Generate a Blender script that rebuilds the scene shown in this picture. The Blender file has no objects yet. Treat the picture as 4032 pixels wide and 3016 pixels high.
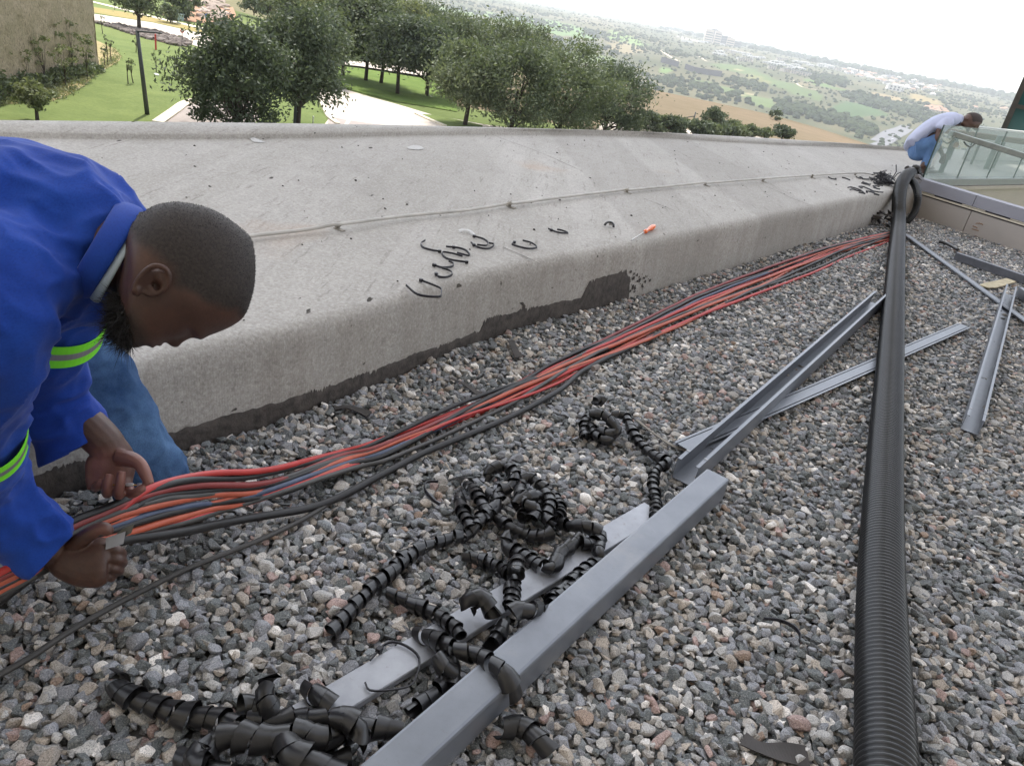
import bpy, math, random
import numpy as np
from mathutils import Matrix, Vector, noise as mnoise
R_=random.Random(7); NR=np.random.default_rng(11)
sc=bpy.context.scene; COL=sc.collection
# ---------------------------------------------------------------- camera model (metres, z=0 is the gravel)
F=3000.;CX,CY=2016.,1508.;CH=1.3
ROLL=math.atan(0.1905);PIT=math.atan(1487/F)
_c,_s=math.cos(ROLL),math.sin(ROLL);_cp,_sp=math.cos(PIT),math.sin(PIT)
def ray(x,y):
    u,v=(x-CX)/F,(y-CY)/F; a=u*_c+v*_s; b=-u*_s+v*_c
    return np.array([a,_cp-b*_sp,-_sp-b*_cp])
EYE=np.array([0,0,CH])
def P(x,y,z=0.):
    r=ray(x,y); return EYE+(z-CH)/r[2]*r
def D(x,y,d): return EYE+d*ray(x,y)
def proj(V):
    q=np.atleast_2d(V)-EYE; d=q[:,1]*_cp-q[:,2]*_sp; d=np.where(d<.05,.05,d)
    b=-(q[:,1]*_sp+q[:,2]*_cp)/d; a=q[:,0]/d
    return CX+F*(a*_c-b*_s),CY+F*(a*_s+b*_c),d
CAMX=np.array([_c,-_s*-0,0]) ; 
def unit(v): v=np.asarray(v,float); return v/ (np.linalg.norm(v)+1e-12)
# ---------------------------------------------------------------- materials
def lin(r,g,b): 
    f=lambda c:(c/255/12.92 if c/255<=.04045 else ((c/255+.055)/1.055)**2.4)
    return (f(r),f(g),f(b))
class NT:
    def __init__(s,name):
        s.m=bpy.data.materials.new(name); s.m.use_nodes=True; s.t=s.m.node_tree; s.n=s.t.nodes
        s.b=s.n['Principled BSDF']; s.out=s.n['Material Output']; s.co=None
    def N(s,t,**k):
        n=s.n.new(t)
        for a,v in k.items(): setattr(n,a,v)
        return n
    def L(s,a,b): s.t.links.new(a,b)
    def coord(s):
        if not s.co: s.co=s.N('ShaderNodeTexCoord').outputs['Object']
        return s.co
    def noise(s,scale,detail=4,rough=.55,vec=None,stretch=None):
        n=s.N('ShaderNodeTexNoise'); n.inputs['Scale'].default_value=scale; n.inputs['Detail'].default_value=detail; n.inputs['Roughness'].default_value=rough
        v=vec or s.coord()
        if stretch:
            m=s.N('ShaderNodeMapping'); m.inputs['Scale'].default_value=stretch[:3]
            if len(stretch)>3: m.inputs['Rotation'].default_value=(0,0,stretch[3])
            s.L(v,m.inputs['Vector']); v=m.outputs[0]
        s.L(v,n.inputs['Vector']); return n.outputs[0]
    def ramp(s,fac,stops):
        r=s.N('ShaderNodeValToRGB'); e=r.color_ramp.elements
        while len(e)<len(stops): e.new(.5)
        for i,(p,c) in enumerate(stops):
            e[i].position=p; e[i].color=(c,c,c,1) if isinstance(c,(int,float)) else (*c,1)
        s.L(fac,r.inputs[0]); return r.outputs[0]
    def mix(s,fac,a,b,mode='MIX'):
        m=s.N('ShaderNodeMix',data_type='RGBA',blend_type=mode)
        for sock,v in ((m.inputs[0],fac),(m.inputs[6],a),(m.inputs[7],b)):
            if isinstance(v,(int,float)): sock.default_value=v
            elif isinstance(v,tuple): sock.default_value=(*v,1)
            else: s.L(v,sock)
        return m.outputs[2]
    def attr(s,name,out='Color'):
        a=s.N('ShaderNodeAttribute'); a.attribute_name=name; return a.outputs[out]
    def bump(s,h,strength=.3,dist=.01):
        b=s.N('ShaderNodeBump'); b.inputs['Strength'].default_value=strength; b.inputs['Distance'].default_value=dist
        s.L(h,b.inputs['Height'])
        if s.b.inputs['Normal'].links: s.L(s.b.inputs['Normal'].links[0].from_socket,b.inputs['Normal'])
        s.L(b.outputs[0],s.b.inputs['Normal']); return b
    def set(s,col=None,rough=None,metal=None,spec=None):
        for nm,v in (('Base Color',col),('Roughness',rough),('Metallic',metal),('Specular IOR Level',spec)):
            if v is None: continue
            i=s.b.inputs[nm]
            if isinstance(v,(int,float)): i.default_value=v
            elif isinstance(v,tuple): i.default_value=(*v,1)
            else: s.L(v,i)
        return s.m
def simple(name,col,rough=.6,metal=0,var=.25,scale=12,bump=0,bscale=200,spec=.5):
    t=NT(name); n=t.noise(scale,5,.6)
    c=t.mix(t.ramp(n,[(.3,0.),(.7,1.)]),tuple(x*(1-var) for x in col),tuple(min(1,x*(1+var)) for x in col))
    t.set(c,rough,metal,spec)
    if bump: t.bump(t.noise(bscale,3),bump,.002)
    return t.m
# ---------------------------------------------------------------- meshes
ORG={}
def mesh_data(name,V,Fc,mats,smooth=False,fmat=None,attrs=None):
    V=np.asarray(V,np.float32); me=bpy.data.meshes.new(name)
    if isinstance(Fc,np.ndarray):
        n,k=Fc.shape; me.vertices.add(len(V)); me.vertices.foreach_set('co',V.ravel())
        me.loops.add(n*k); me.loops.foreach_set('vertex_index',Fc.astype(np.int32).ravel())
        me.polygons.add(n); me.polygons.foreach_set('loop_start',np.arange(0,n*k,k,dtype=np.int32))
        me.update(calc_edges=True)
    else: me.from_pydata(V.tolist(),[],[tuple(int(i) for i in f) for f in Fc]); me.update()
    for m in (mats if isinstance(mats,(list,tuple)) else [mats]): me.materials.append(m)
    if fmat is not None: me.polygons.foreach_set('material_index',np.asarray(fmat,np.int32))
    me.polygons.foreach_set('use_smooth',np.full(len(me.polygons),bool(smooth)))
    for an,av in (attrs or {}).items():
        av=np.asarray(av,np.float32)
        if av.ndim==1:
            a=me.attributes.new(an,'FLOAT','POINT'); a.data.foreach_set('value',av)
        else:
            a=me.attributes.new(an,'FLOAT_COLOR','POINT'); a.data.foreach_set('color',np.hstack([av,np.ones((len(av),1),np.float32)]).ravel())
    return me
def mk(name,V,Fc,mats,parent=None,smooth=False,fmat=None,attrs=None,origin=None,label=None,cat=None,group=None,kind=None):
    V=np.asarray(V,float)
    if origin is None:
        lo,hi=V.min(0),V.max(0); origin=np.array([(lo[0]+hi[0])/2,(lo[1]+hi[1])/2,lo[2]])
    origin=np.asarray(origin,float)
    o=bpy.data.objects.new(name,mesh_data(name,V-origin,Fc,mats,smooth,fmat,attrs)); COL.objects.link(o)
    ORG[o.name]=origin
    if parent is not None: o.parent=parent; o.location=origin-ORG[parent.name]
    else: o.location=origin
    return tag(o,label,cat,group,kind)
def tag(o,label=None,cat=None,group=None,kind=None):
    if label: o['label']=label
    if cat: o['category']=cat
    if group: o['group']=group
    if kind: o['kind']=kind
    return o
def empty(name,loc,label=None,cat=None,group=None):
    o=bpy.data.objects.new(name,None); COL.objects.link(o); o.location=loc; o.empty_display_size=.1
    ORG[o.name]=np.asarray(loc,float); return tag(o,label,cat,group)
def copy_tree(o,parent=None):
    c=o.copy(); COL.objects.link(c); ORG[c.name]=ORG.get(o.name,np.zeros(3))
    if parent is not None: c.parent=parent
    for ch in list(o.children): copy_tree(ch,c)
    return c
class MB:
    def __init__(s): s.V=[];s.F=[];s.M=[];s.n=0
    def add(s,V,Fc,mi=0):
        V=np.asarray(V,float); s.V.append(V); s.F+= [tuple(int(i)+s.n for i in f) for f in Fc]; s.M+=[mi]*len(Fc); s.n+=len(V); return s
    def box(s,c,h,ax=None,mi=0,bev=0):
        A=np.eye(3) if ax is None else np.array([unit(a) for a in ax]); c=np.asarray(c,float); h=np.asarray(h,float)
        if bev:
            pts=[];b=bev
            # chamfered box: convex hull-like 24 verts
            V=[];idx={}
            for sx in(-1,1):
                for sy in(-1,1):
                    for sz in(-1,1):
                        for k in range(3):
                            q=h.copy(); 
                            for j in range(3):
                                if j!=k: q[j]-=b
                            idx[(sx,sy,sz,k)]=len(V); V.append(q*np.array([sx,sy,sz]))
            Fs=[]
            def q4(l,nrm):
                pts=np.array([V[i] for i in l]); 
                n=np.cross(pts[1]-pts[0],pts[2]-pts[0])
                Fs.append(l if n@nrm>0 else l[::-1])
            for k in range(3):
                for sg in(-1,1):
                    o=[j for j in range(3) if j!=k]; l=[]
                    for a,b2 in((-1,-1),(1,-1),(1,1),(-1,1)):
                        t=[0,0,0]; t[k]=sg;t[o[0]]=a;t[o[1]]=b2; l.append(idx[(*t,k)])
                    nn=np.zeros(3);nn[k]=sg; q4(l,nn)
            for k in range(3):
                o=[j for j in range(3) if j!=k]
                for a in(-1,1):
                    for b2 in(-1,1):
                        t1=[0,0,0];t1[o[0]]=a;t1[o[1]]=b2; t2=list(t1); t1[k]=-1;t2[k]=1
                        nn=np.zeros(3);nn[o[0]]=a;nn[o[1]]=b2
                        q4([idx[(*t1,o[0])],idx[(*t2,o[0])],idx[(*t2,o[1])],idx[(*t1,o[1])]],nn)
            for sx in(-1,1):
                for sy in(-1,1):
                    for sz in(-1,1): q4([idx[(sx,sy,sz,k)] for k in range(3)],np.array([sx,sy,sz]))
            return s.add(c+np.array(V)@A,Fs,mi)
        V=[c+(np.array([x,y,z])*h)@A for x in(-1,1) for y in(-1,1) for z in(-1,1)]
        return s.add(V,[(0,1,3,2),(4,6,7,5),(0,4,5,1),(2,3,7,6),(0,2,6,4),(1,5,7,3)],mi)
    def tube(s,path,r,seg=8,mi=0,cap=True,sq=1.):
        path=np.asarray(path,float); n=len(path); r=np.full(n,r,float) if np.isscalar(r) else np.asarray(r,float)
        T=np.gradient(path,axis=0); T/= np.linalg.norm(T,axis=1)[:,None]+1e-12
        u=np.cross(T[0],[0,0,1.]); 
        if np.linalg.norm(u)<.1: u=np.cross(T[0],[1.,0,0])
        u=unit(u); V=[]; an=np.linspace(0,2*np.pi,seg,endpoint=False)
        for i in range(n):
            u=unit(u-T[i]*(u@T[i])); w=np.cross(T[i],u)
            V.append(path[i]+r[i]*(np.cos(an)[:,None]*u+sq*np.sin(an)[:,None]*w))
        return s.rings(V,mi,cap)
    def rings(s,V,mi=0,cap=True,closed=True):
        n=len(V);k=len(V[0]);Fs=[]
        for i in range(n-1):
            for j in range(k if closed else k-1):
                j2=(j+1)%k; Fs.append((i*k+j,i*k+j2,(i+1)*k+j2,(i+1)*k+j))
        if cap and closed: Fs.append(tuple(range(k-1,-1,-1))); Fs.append(tuple((n-1)*k+j for j in range(k)))
        return s.add(np.vstack(V),Fs,mi)
    def loft(s,secs,seg=20,mi=0,view=None,sub=5,pw=1.):
        """secs: (centre, a, b): a across the path as seen by `view`, b along `view`"""
        C=np.array([q[0] for q in secs]); A=np.array([[q[1],q[2]] for q in secs])
        n=(len(secs)-1)*sub+1; C=spl(C,n); A=spl(A,n); T=np.gradient(C,axis=0)
        an=np.linspace(0,2*np.pi,seg,endpoint=False); V=[]
        ca=np.sign(np.cos(an))*np.abs(np.cos(an))**pw; sa=np.sign(np.sin(an))*np.abs(np.sin(an))**pw
        for i in range(n):
            vw=unit(C[i]-EYE) if view is None else view
            t=unit(T[i]); n1=unit(np.cross(t,vw)); n2=np.cross(n1,t)
            V.append(C[i]+A[i,0]*ca[:,None]*n1+A[i,1]*sa[:,None]*n2)
        return s.rings(V,mi)
    def ball(s,c,r,seg=12,rg=8,ax=None,mi=0):
        r=np.full(3,r) if np.isscalar(r) else np.asarray(r,float); A=np.eye(3) if ax is None else np.array([unit(a) for a in ax])
        V=[];th=np.linspace(0,2*np.pi,seg,endpoint=False)
        for ph in np.linspace(-np.pi/2+.02,np.pi/2-.02,rg+1):
            q=np.stack([np.cos(ph)*np.cos(th),np.cos(ph)*np.sin(th),np.full(seg,np.sin(ph))],1)*r
            V.append(np.asarray(c)+q@A)
        return s.rings(V,mi)
    def build(s,name,mats,parent=None,smooth=False,**k):
        return mk(name,np.vstack(s.V),s.F,mats,parent,smooth,fmat=s.M,**k)
def spl(pts,n):
    p=np.asarray(pts,float); m=len(p)
    if m==2: t=np.linspace(0,1,n)[:,None]; return p[0]*(1-t)+p[1]*t
    p=np.vstack([2*p[0]-p[1],p,2*p[-1]-p[-2]]); t=np.linspace(0,m-1,n); i=np.minimum(t.astype(int),m-2); f=(t-i)[:,None]
    a,b,c,d=p[i],p[i+1],p[i+2],p[i+3]
    return .5*(2*b+(c-a)*f+(2*a-5*b+4*c-d)*f**2+(3*b-a-3*c+d)*f**3)
def resamp(path,step):
    path=np.asarray(path,float); L=np.r_[0,np.cumsum(np.linalg.norm(np.diff(path,axis=0),axis=1))]
    n=max(2,int(L[-1]/step)+1); q=np.linspace(0,L[-1],n); return np.stack([np.interp(q,L,path[:,k]) for k in range(path.shape[1])],1)
def pixpath(pts,z,n=60):
    """px points -> smooth world path on height z (number or per-point list)"""
    zz=[z]*len(pts) if np.isscalar(z) else z
    return spl([P(x,y,q) for (x,y),q in zip(pts,zz)],n)
def remesh(mb,voxel,smooth=4,factor=.5,name='tmp'):
    me=mesh_data(name,np.vstack(mb.V),mb.F,[]); o=bpy.data.objects.new(name,me); COL.objects.link(o)
    m=o.modifiers.new('r','REMESH'); m.mode='VOXEL'; m.voxel_size=voxel
    if smooth: k=o.modifiers.new('s','SMOOTH'); k.iterations=smooth; k.factor=factor
    dg=bpy.context.evaluated_depsgraph_get(); e=o.evaluated_get(dg); em=e.to_mesh()
    V=np.empty(len(em.vertices)*3,np.float32); em.vertices.foreach_get('co',V); V=V.reshape(-1,3).astype(float)
    Nn=np.empty(len(em.vertices)*3,np.float32); em.vertices.foreach_get('normal',Nn); Nn=Nn.reshape(-1,3).astype(float)
    Fc=[tuple(p.vertices) for p in em.polygons]; e.to_mesh_clear(); bpy.data.objects.remove(o); bpy.data.meshes.remove(me)
    return V,Fc,Nn
def vnoise(V,scale,seed=0):
    """cheap smooth value noise in numpy"""
    q=np.asarray(V)*scale+seed*17.3; i=np.floor(q).astype(np.int64); f=q-i; f=f*f*(3-2*f); out=0
    def h(a): 
        n=(a[:,0]*374761393+a[:,1]*668265263+a[:,2]*2147483647)&0xffffffff; n=((n^(n>>13))*1274126177)&0xffffffff; return ((n^(n>>16))&0xffff)/65535.
    for dx in(0,1):
        for dy in(0,1):
            for dz in(0,1):
                w=np.abs(1-dx-f[:,0])*np.abs(1-dy-f[:,1])*np.abs(1-dz-f[:,2]); out=out+w*h(i+np.array([dx,dy,dz]))
    return out*2-1
def inpoly(x,y,poly):
    poly=np.asarray(poly,float); r=np.zeros(len(x),bool); j=len(poly)-1
    for i in range(len(poly)):
        xi,yi=poly[i];xj,yj=poly[j]
        r^=((yi>y)!=(yj>y))&(x<(xj-xi)*(y-yi)/(yj-yi+1e-12)+xi); j=i
    return r
def crop(ox,oy,s,pts): return [(ox+s*x,oy+s*y) for x,y in pts]
import bmesh
K=4032/2212
def ext(p,q,d): p=np.asarray(p);q=np.asarray(q); return q+unit(q-p)*d
# ---------------------------------------------------------------- kerb and deck
DZ=.30
base=[P(x*K,y*K)[:2] for x,y in [(90,1075),(420,960),(700,870),(1080,720),(1370,640),(1700,540),(1900,480)]]
base=[ext(base[1],base[0],1.5)]+base+[ext(base[-2],base[-1],.55),ext(base[-2],base[-1],1.6)]
BASE=spl([np.r_[b,0] for b in base],161)
far=[P(x,y,DZ) for x,y in [(0,548),(600,552),(1200,545),(1848,533),(2500,539),(2992,569),(3583,592),(3900,618)]]
far=[far[0]+(far[0]-far[1])*1.1]+far
top=[P(x,y,DZ+.05) for x,y in [(0,474),(600,480),(1300,489),(1848,500),(2500,518),(2992,543),(3583,581),(3900,603)]]
top=[top[0]+(top[0]-top[1])*1.1]+top
FAR=spl(far,161);TOP=spl(top,161)
TB=np.gradient(BASE,axis=0);TB/=np.linalg.norm(TB,axis=1)[:,None]; NB=np.stack([-TB[:,1],TB[:,0],0*TB[:,0]],1) # towards the deck
BL=np.r_[0,np.cumsum(np.linalg.norm(np.diff(BASE,axis=0),axis=1))]
prof=[(0,-.03),(0,0),(.004,.06),(.008,.12),(.012,.18),(.014,.22),(.017,.25),(.022,.270),(.031,.286),(.046,.2955),(.068,.2993)]
def kerb_pt(s,z,out=0.):
    """point on the kerb face at arc length s, height z"""
    b=np.stack([np.interp(s,BL,BASE[:,k]) for k in range(3)],-1); n=np.stack([np.interp(s,BL,NB[:,k]) for k in range(3)],-1)
    off=np.interp(z,[q[1] for q in prof],[q[0] for q in prof])
    return b+n*(off-out)[...,None]+np.array([0,0,1.])*np.asarray(z)[...,None]
idx=np.linspace(0,160,400); 
lerp=lambda A:np.stack([np.interp(idx,np.arange(161),A[:,k]) for k in range(3)],1)
B4,N4,F4,T4=lerp(BASE),lerp(NB),lerp(FAR),lerp(TOP); S4=np.interp(idx,np.arange(161),BL)
rows=[]
for o,z in prof:
    wob=.004*vnoise(np.stack([S4*1.6,np.full(400,z*3),0*S4],1),1.,3)*min(1,max(0,z)*8)
    rows.append(B4+N4*(o+wob)[:,None]+np.array([0,0,z]))
e0=rows[-1]
for t in np.linspace(0,1,26)[1:]:
    r=e0*(1-t)+F4*t; r[:,2]=DZ+.006*vnoise(r*np.array([1,1,0]),1.3,5)*math.sin(math.pi*min(1,t)); rows.append(r)
dirf=T4-F4; dirf[:,2]=0; dl=np.linalg.norm(dirf,axis=1)[:,None]; dirn=dirf/dl
w2=.012*vnoise(F4,1.1,9)[:,None]
rows.append(F4+dirn*.012+w2*dirn+np.array([0,0,.004])); rows.append(F4+dirn*.016+w2*dirn+np.array([0,0,.022])); rows.append(F4+dirn*.03+w2*dirn+np.array([0,0,.030]))
rows.append(T4*.5+F4*.5+np.array([0,0,.020])); rows.append(T4); rows.append(T4+dirn*.02+np.array([0,0,-.02])); rows.append(T4+dirn*.03+np.array([0,0,-.5])); 
pt=np.zeros(400); x_=0.
while x_<S4[-1]+1:
    w_=R_.uniform(.55,1.25); pt[(S4>=x_)&(S4<x_+w_)]=R_.uniform(-1,1); x_+=w_
V=np.vstack(rows);nr=len(rows); PT=np.tile(pt,nr)
Fc=np.array([(i*400+j,i*400+j+1,(i+1)*400+j+1,(i+1)*400+j) for i in range(nr-1) for j in range(399)])
t=NT('coated_concrete')
n1=t.noise(1.1,5,.6); n2=t.noise(9,6,.65); n3=t.noise(70,5,.65)
c=t.mix(t.ramp(n1,[(.3,0.),(.7,1.)]),lin(158,154,149),lin(176,172,167))
c=t.mix(t.ramp(n2,[(.35,0.),(.75,.55)]),c,lin(188,184,179))
c=t.mix(t.ramp(n3,[(.30,.5),(.46,0.)]),c,lin(120,116,110))
# long strips of the laid coating run across the deck, slightly different in tone
seam=t.noise(2.2,2,.5,stretch=(1.0,.06,1,-.62)); c=t.mix(t.ramp(seam,[(.44,0.),(.47,.2),(.6,.2),(.63,0.)]),c,lin(146,142,134))
br=t.noise(38,4,.7,stretch=(1,.12,1,.95)); c=t.mix(t.ramp(br,[(.30,.55),(.42,0.)]),c,lin(112,108,102))
gr=t.noise(85,3,.75); c=t.mix(t.ramp(gr,[(.36,.3),(.5,0.)]),c,lin(126,121,114)); c=t.mix(t.ramp(gr,[(.52,0.),(.68,.5)]),c,lin(206,202,196)); pa=t.attr('panel','Fac'); mt=t.N('ShaderNodeMath',operation='MULTIPLY_ADD'); t.L(pa,mt.inputs[0]); mt.inputs[1].default_value=.16; mt.inputs[2].default_value=.14; c=t.mix(mt.outputs[0],c,lin(126,122,116)); pit=t.noise(24,2,.5,stretch=(1,.35,1,.95)); c=t.mix(t.ramp(pit,[(.235,1.),(.26,0.)]),c,lin(70,66,62))
rust=t.noise(.9,3,.5); c=t.mix(t.ramp(rust,[(.66,0.),(.74,.35)]),c,lin(176,150,128))
sepxyz=t.N('ShaderNodeSeparateXYZ'); t.L(t.coord(),sepxyz.inputs[0])  # height picks out the kerb face for its streaks
streak=t.noise(14,4,.6,stretch=(1,1,.08)); face=t.ramp(sepxyz.outputs['Z'],[(.0,1.),(.26,1.),(.29,0.)])
c=t.mix(t.mix(1.,face,t.ramp(streak,[(.42,0.),(.7,.3)]),'MULTIPLY'),c,lin(132,124,114))
t.set(c,.9,0,.2)
t.bump(t.noise(160,4,.7),.5,.003); t.bump(br,.35,.006)
wv=t.N('ShaderNodeTexWave',wave_type='BANDS'); wv.inputs['Scale'].default_value=38; wv.inputs['Distortion'].default_value=2.5; wv.inputs['Detail'].default_value=2
mp=t.N('ShaderNodeMapping'); mp.inputs['Rotation'].default_value=(0,0.,-.95); t.L(t.coord(),mp.inputs[0]); t.L(mp.outputs[0],wv.inputs[0]); t.bump(wv.outputs[1],.06,.003)
M_DECK=t.m
deck=mk('concrete_parapet',V,Fc,M_DECK,attrs={'panel':PT},smooth=True,origin=(0,0,0),label='wide grey coated concrete parapet with rounded kerb beside the gravel',cat='parapet')
# black bitumen flashing with a ragged top along the foot of the kerb
t=NT('bitumen'); n=t.noise(40,5,.6); c=t.mix(t.ramp(n,[(.35,0.),(.7,1.)]),lin(58,54,52),lin(88,82,78)); n=t.noise(9,4,.6); c=t.mix(t.ramp(n,[(.5,0.),(.7,.6)]),c,lin(96,90,85)); t.set(c,.75,0,.3); t.bump(t.noise(120,3),.5,.004); M_BIT=t.m
s_of=lambda x,y: float(np.interp(0,[0],[0])) if False else float(BL[np.argmin(np.linalg.norm(BASE[:,:2]-P(x,y)[:2],axis=1))])
sa,sb,sc_,sd,se=s_of(0,2020),s_of(1970,1370),s_of(2010,1350),s_of(2290,1235),s_of(2490,1180)
ss=np.arange(0,se+.02,.004); hz=np.interp(ss,[0,sa,sb-.02,sb,sd-.06,sd,sd+.05,se-.06,se,se+.02],[.075,.072,.045,.09,.068,.07,.15,.16,.11,.0])
hz=hz+.007*vnoise(np.stack([ss*18,0*ss,0*ss],1),1,1)+.008*vnoise(np.stack([ss*62,0*ss,0*ss],1),1,2)+.007*NR.normal(0,.6,len(ss))*(vnoise(np.stack([ss*9,0*ss,0*ss],1),1,3)>0)
hz=np.maximum(hz,.004); zl=np.linspace(-.03,1,7)
V=np.vstack([kerb_pt(ss,np.where(q<0,-.03,hz*q),.004 if q<1 else .0015) if True else 0 for q in zl]); m=len(ss)
Fc=np.array([(i*m+j,i*m+j+1,(i+1)*m+j+1,(i+1)*m+j) for i in range(6) for j in range(m-1)])
mk('bitumen_flashing',V,Fc,M_BIT,deck,True,label='ragged black flashing showing under torn coating')
# flakes of torn coating beside the dark patch
mb=MB()
for k in range(46):
    s=se+R_.uniform(-.02,.22); z=R_.uniform(.03,.17)*(1-.5*(s-se)/.22); a=R_.uniform(.004,.014); p=[]
    for j in range(6):
        an=j*1.047; p.append((s+a*math.cos(an)*R_.uniform(.4,1.3),z+.8*a*math.sin(an)*R_.uniform(.4,1.3)))
    V=kerb_pt(np.array([q[0] for q in p]),np.array([max(.01,q[1]) for q in p]),.003); mb.add(V,[(0,1,2,3,4,5)])
mb.build('coating_flakes',M_BIT,deck,kind='stuff'); mb=MB()
for (x0,y0,pts) in [(1500,700,[(1010,905),(1025,930),(1022,955),(1010,985),(1000,1020)])]:
    W=[]
    for i,(x,y) in enumerate(pts):
        X,Y=x0+.5437*x,y0+.5437*y; 
        # solve on the kerb face
        best=min(((np.hypot(*(np.array([q[0] for q in proj(kerb_pt(np.array([s]),np.array([z])))[:2]])-(X,Y))),s,z) for s in np.linspace(sb-.3,sd+.3,60) for z in np.linspace(.03,.26,24)))
        W.append(best[1:])
    for i in range(len(W)-1):
        (s1,z1),(s2,z2)=W[i],W[i+1]; w=.012
        mb.add(kerb_pt(np.array([s1-w,s1+w,s2+w*.7,s2-w*.7]),np.array([z1,z1,z2,z2]),.002),[(0,1,2,3)])
mb.build('coating_crack',M_BIT,deck)
for line in (crop(2500,500,.5437,[(950,430),(1060,480),(1150,522),(1230,548),(1290,572)]),crop(1500,700,.5437,[(880,500),(960,540),(1060,585),(1150,625)]),crop(2500,500,.5437,[(60,515),(170,560),(290,610)]),crop(1200,0,.589,[(1130,850),(1300,920),(1600,1030),(1950,1190)])):
    q=pixpath([(x+R_.gauss(0,1.5),y+R_.gauss(0,1)) for x,y in line],DZ+.0035,30); T=np.gradient(q,axis=0);T/=np.linalg.norm(T,axis=1)[:,None]; N_=np.stack([-T[:,1],T[:,0],0*T[:,0]],1)*(.0022+.0012*vnoise(q,30)[:,None]); mb=MB(); mb.rings([np.array([a-b,a+b]) for a,b in zip(q,N_)],closed=False); mb.build('hairline_crack',M_BIT,deck)
# ---------------------------------------------------------------- gravel
def in_roof(X,Y,mar=0.):
    s=np.array([BASE[:,0],BASE[:,1]]); xb=np.interp(Y,BASE[:,1],BASE[:,0])
    right=np.interp(Y,[0,7.375,8.229,8.6],[9.0,4.513,3.85,3.5])
    return (X>xb+mar)&(X<right)&(Y<8.55)
t=NT('gravel_bed'); n=t.noise(60,3); t.set(t.mix(n,lin(64,63,62),lin(96,94,92)),.95)
gp=[tuple(BASE[i]+NB[i]*.10+np.array([0,0,-.022])) for i in range(0,161,8)]+[(8.5,7.0,-.022),(8.5,-2.5,-.022),(-3.6,-2.5,-.022)]
g=mk('roof_ground',gp,[tuple(range(len(gp)-1,-1,-1))],t.m,origin=(0,0,0),kind='structure')
def ico(sub):
    bm=bmesh.new(); bmesh.ops.create_icosphere(bm,subdivisions=sub,radius=1); V=np.array([v.co[:] for v in bm.verts]); Fc=np.array([[v.index for v in f.verts] for f in bm.faces]); bm.free(); return V,Fc
def stone_templates(sub,n):
    V,Fc=ico(sub); out=[]
    for k in range(n):
        m=NR.integers(6,9); N=NR.normal(size=(m,3)); N/=np.linalg.norm(N,axis=1)[:,None]; d=NR.uniform(.5,.92,m)
        dot=np.maximum(V@N.T,1e-3); r=np.where(V@N.T>1e-3,d/dot,9); r=np.minimum(r.min(1),1.3)
        W=V*r[:,None]*np.array([NR.uniform(.9,1.3),NR.uniform(.75,1.05),NR.uniform(.6,.85)]); out.append(W)
    return out,Fc
PAL=np.array([lin(128,130,134),lin(108,112,114),lin(94,98,98),lin(164,163,160),lin(164,156,146),lin(154,134,128),lin(144,126,112),lin(206,202,196),lin(150,146,140)])
PW=np.array([.25,.17,.20,.15,.075,.035,.012,.05,.10]); PW/=PW.sum()
def scatter(xy,z,rad,tm,Fc):
    n=len(xy); k=NR.integers(0,len(tm),n); Q=NR.normal(size=(n,4)); Q/=np.linalg.norm(Q,axis=1)[:,None]
    # flat stones lie mostly flat: tilt limited
    an=NR.uniform(0,2*np.pi,n); tl=NR.normal(0,.45,n); ta=NR.uniform(0,2*np.pi,n)
    T=np.array(tm)[k]                                        # n,m,3
    ca,sa2=np.cos(an)[:,None],np.sin(an)[:,None]; X=T[...,0]*ca-T[...,1]*sa2; Y=T[...,0]*sa2+T[...,1]*ca; Z=T[...,2]
    ux,uy=np.cos(ta)[:,None],np.sin(ta)[:,None]; h=X*ux+Y*uy; ct,st=np.cos(tl)[:,None],np.sin(tl)[:,None]
    h2=h*ct-Z*st; Z2=h*st+Z*ct; X=X+ux*(h2-h); Y=Y+uy*(h2-h)
    V=np.stack([X*rad[:,None]+xy[:,0:1],Y*rad[:,None]+xy[:,1:2],Z2*rad[:,None]+z[:,None]],2)
    m=V.shape[1]; C=PAL[NR.choice(len(PAL),n,p=PW)]*NR.uniform(.95,1.5,(n,1))*np.array([1.10,1.08,1.075])
    return V.reshape(-1,3),(Fc[None]+(np.arange(n)*m)[:,None,None]).reshape(-1,3),np.repeat(C,m,axis=0)
def jgrid(x0,x1,y0,y1,sp):
    gx,gy=np.meshgrid(np.arange(x0,x1,sp),np.arange(y0,y1,sp*.87)); gx=gx+(np.arange(gx.shape[0])%2)[:,None]*sp/2
    q=np.stack([gx.ravel(),gy.ravel()],1); return q+NR.normal(0,sp*.27,q.shape)
def vis(q):
    x,y,d=proj(np.c_[q,np.zeros(len(q))]); return (x>-900)&(x<6400)&(y<4300)&(q[:,1]>-.1)&(q[:,0]<5.6)
q1=jgrid(-2,7.5,-.1,8.6,.0185); q2=jgrid(-2,7.5,-.1,8.6,.0215)
q1=q1[in_roof(q1[:,0],q1[:,1],.006)]; q1=q1[vis(q1)]; q2=q2[in_roof(q2[:,0],q2[:,1],.012)]; q2=q2[vis(q2)]
hl=lambda q:.006*vnoise(np.c_[q,0*q[:,0]],3.,4)
xb=lambda q:np.clip(1-(q[:,0]-np.interp(q[:,1],BASE[:,1],BASE[:,0]))/.12,0,1)*.012   # a little heaped against the kerb
z1=-.016+hl(q1)+NR.normal(0,.003,len(q1))+0*xb(q1); z2=-.005+hl(q2)+NR.normal(0,.004,len(q2))
r1=np.clip(NR.lognormal(np.log(.0115),.22,len(q1)),.007,.018); r2=np.clip(NR.lognormal(np.log(.0122),.25,len(q2)),.007,.0205)
allq=np.r_[q1,q2];allz=np.r_[z1,z2];allr=np.r_[r1,r2]
near=allq[:,1]+.35*np.abs(allq[:,0])<2.3
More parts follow.
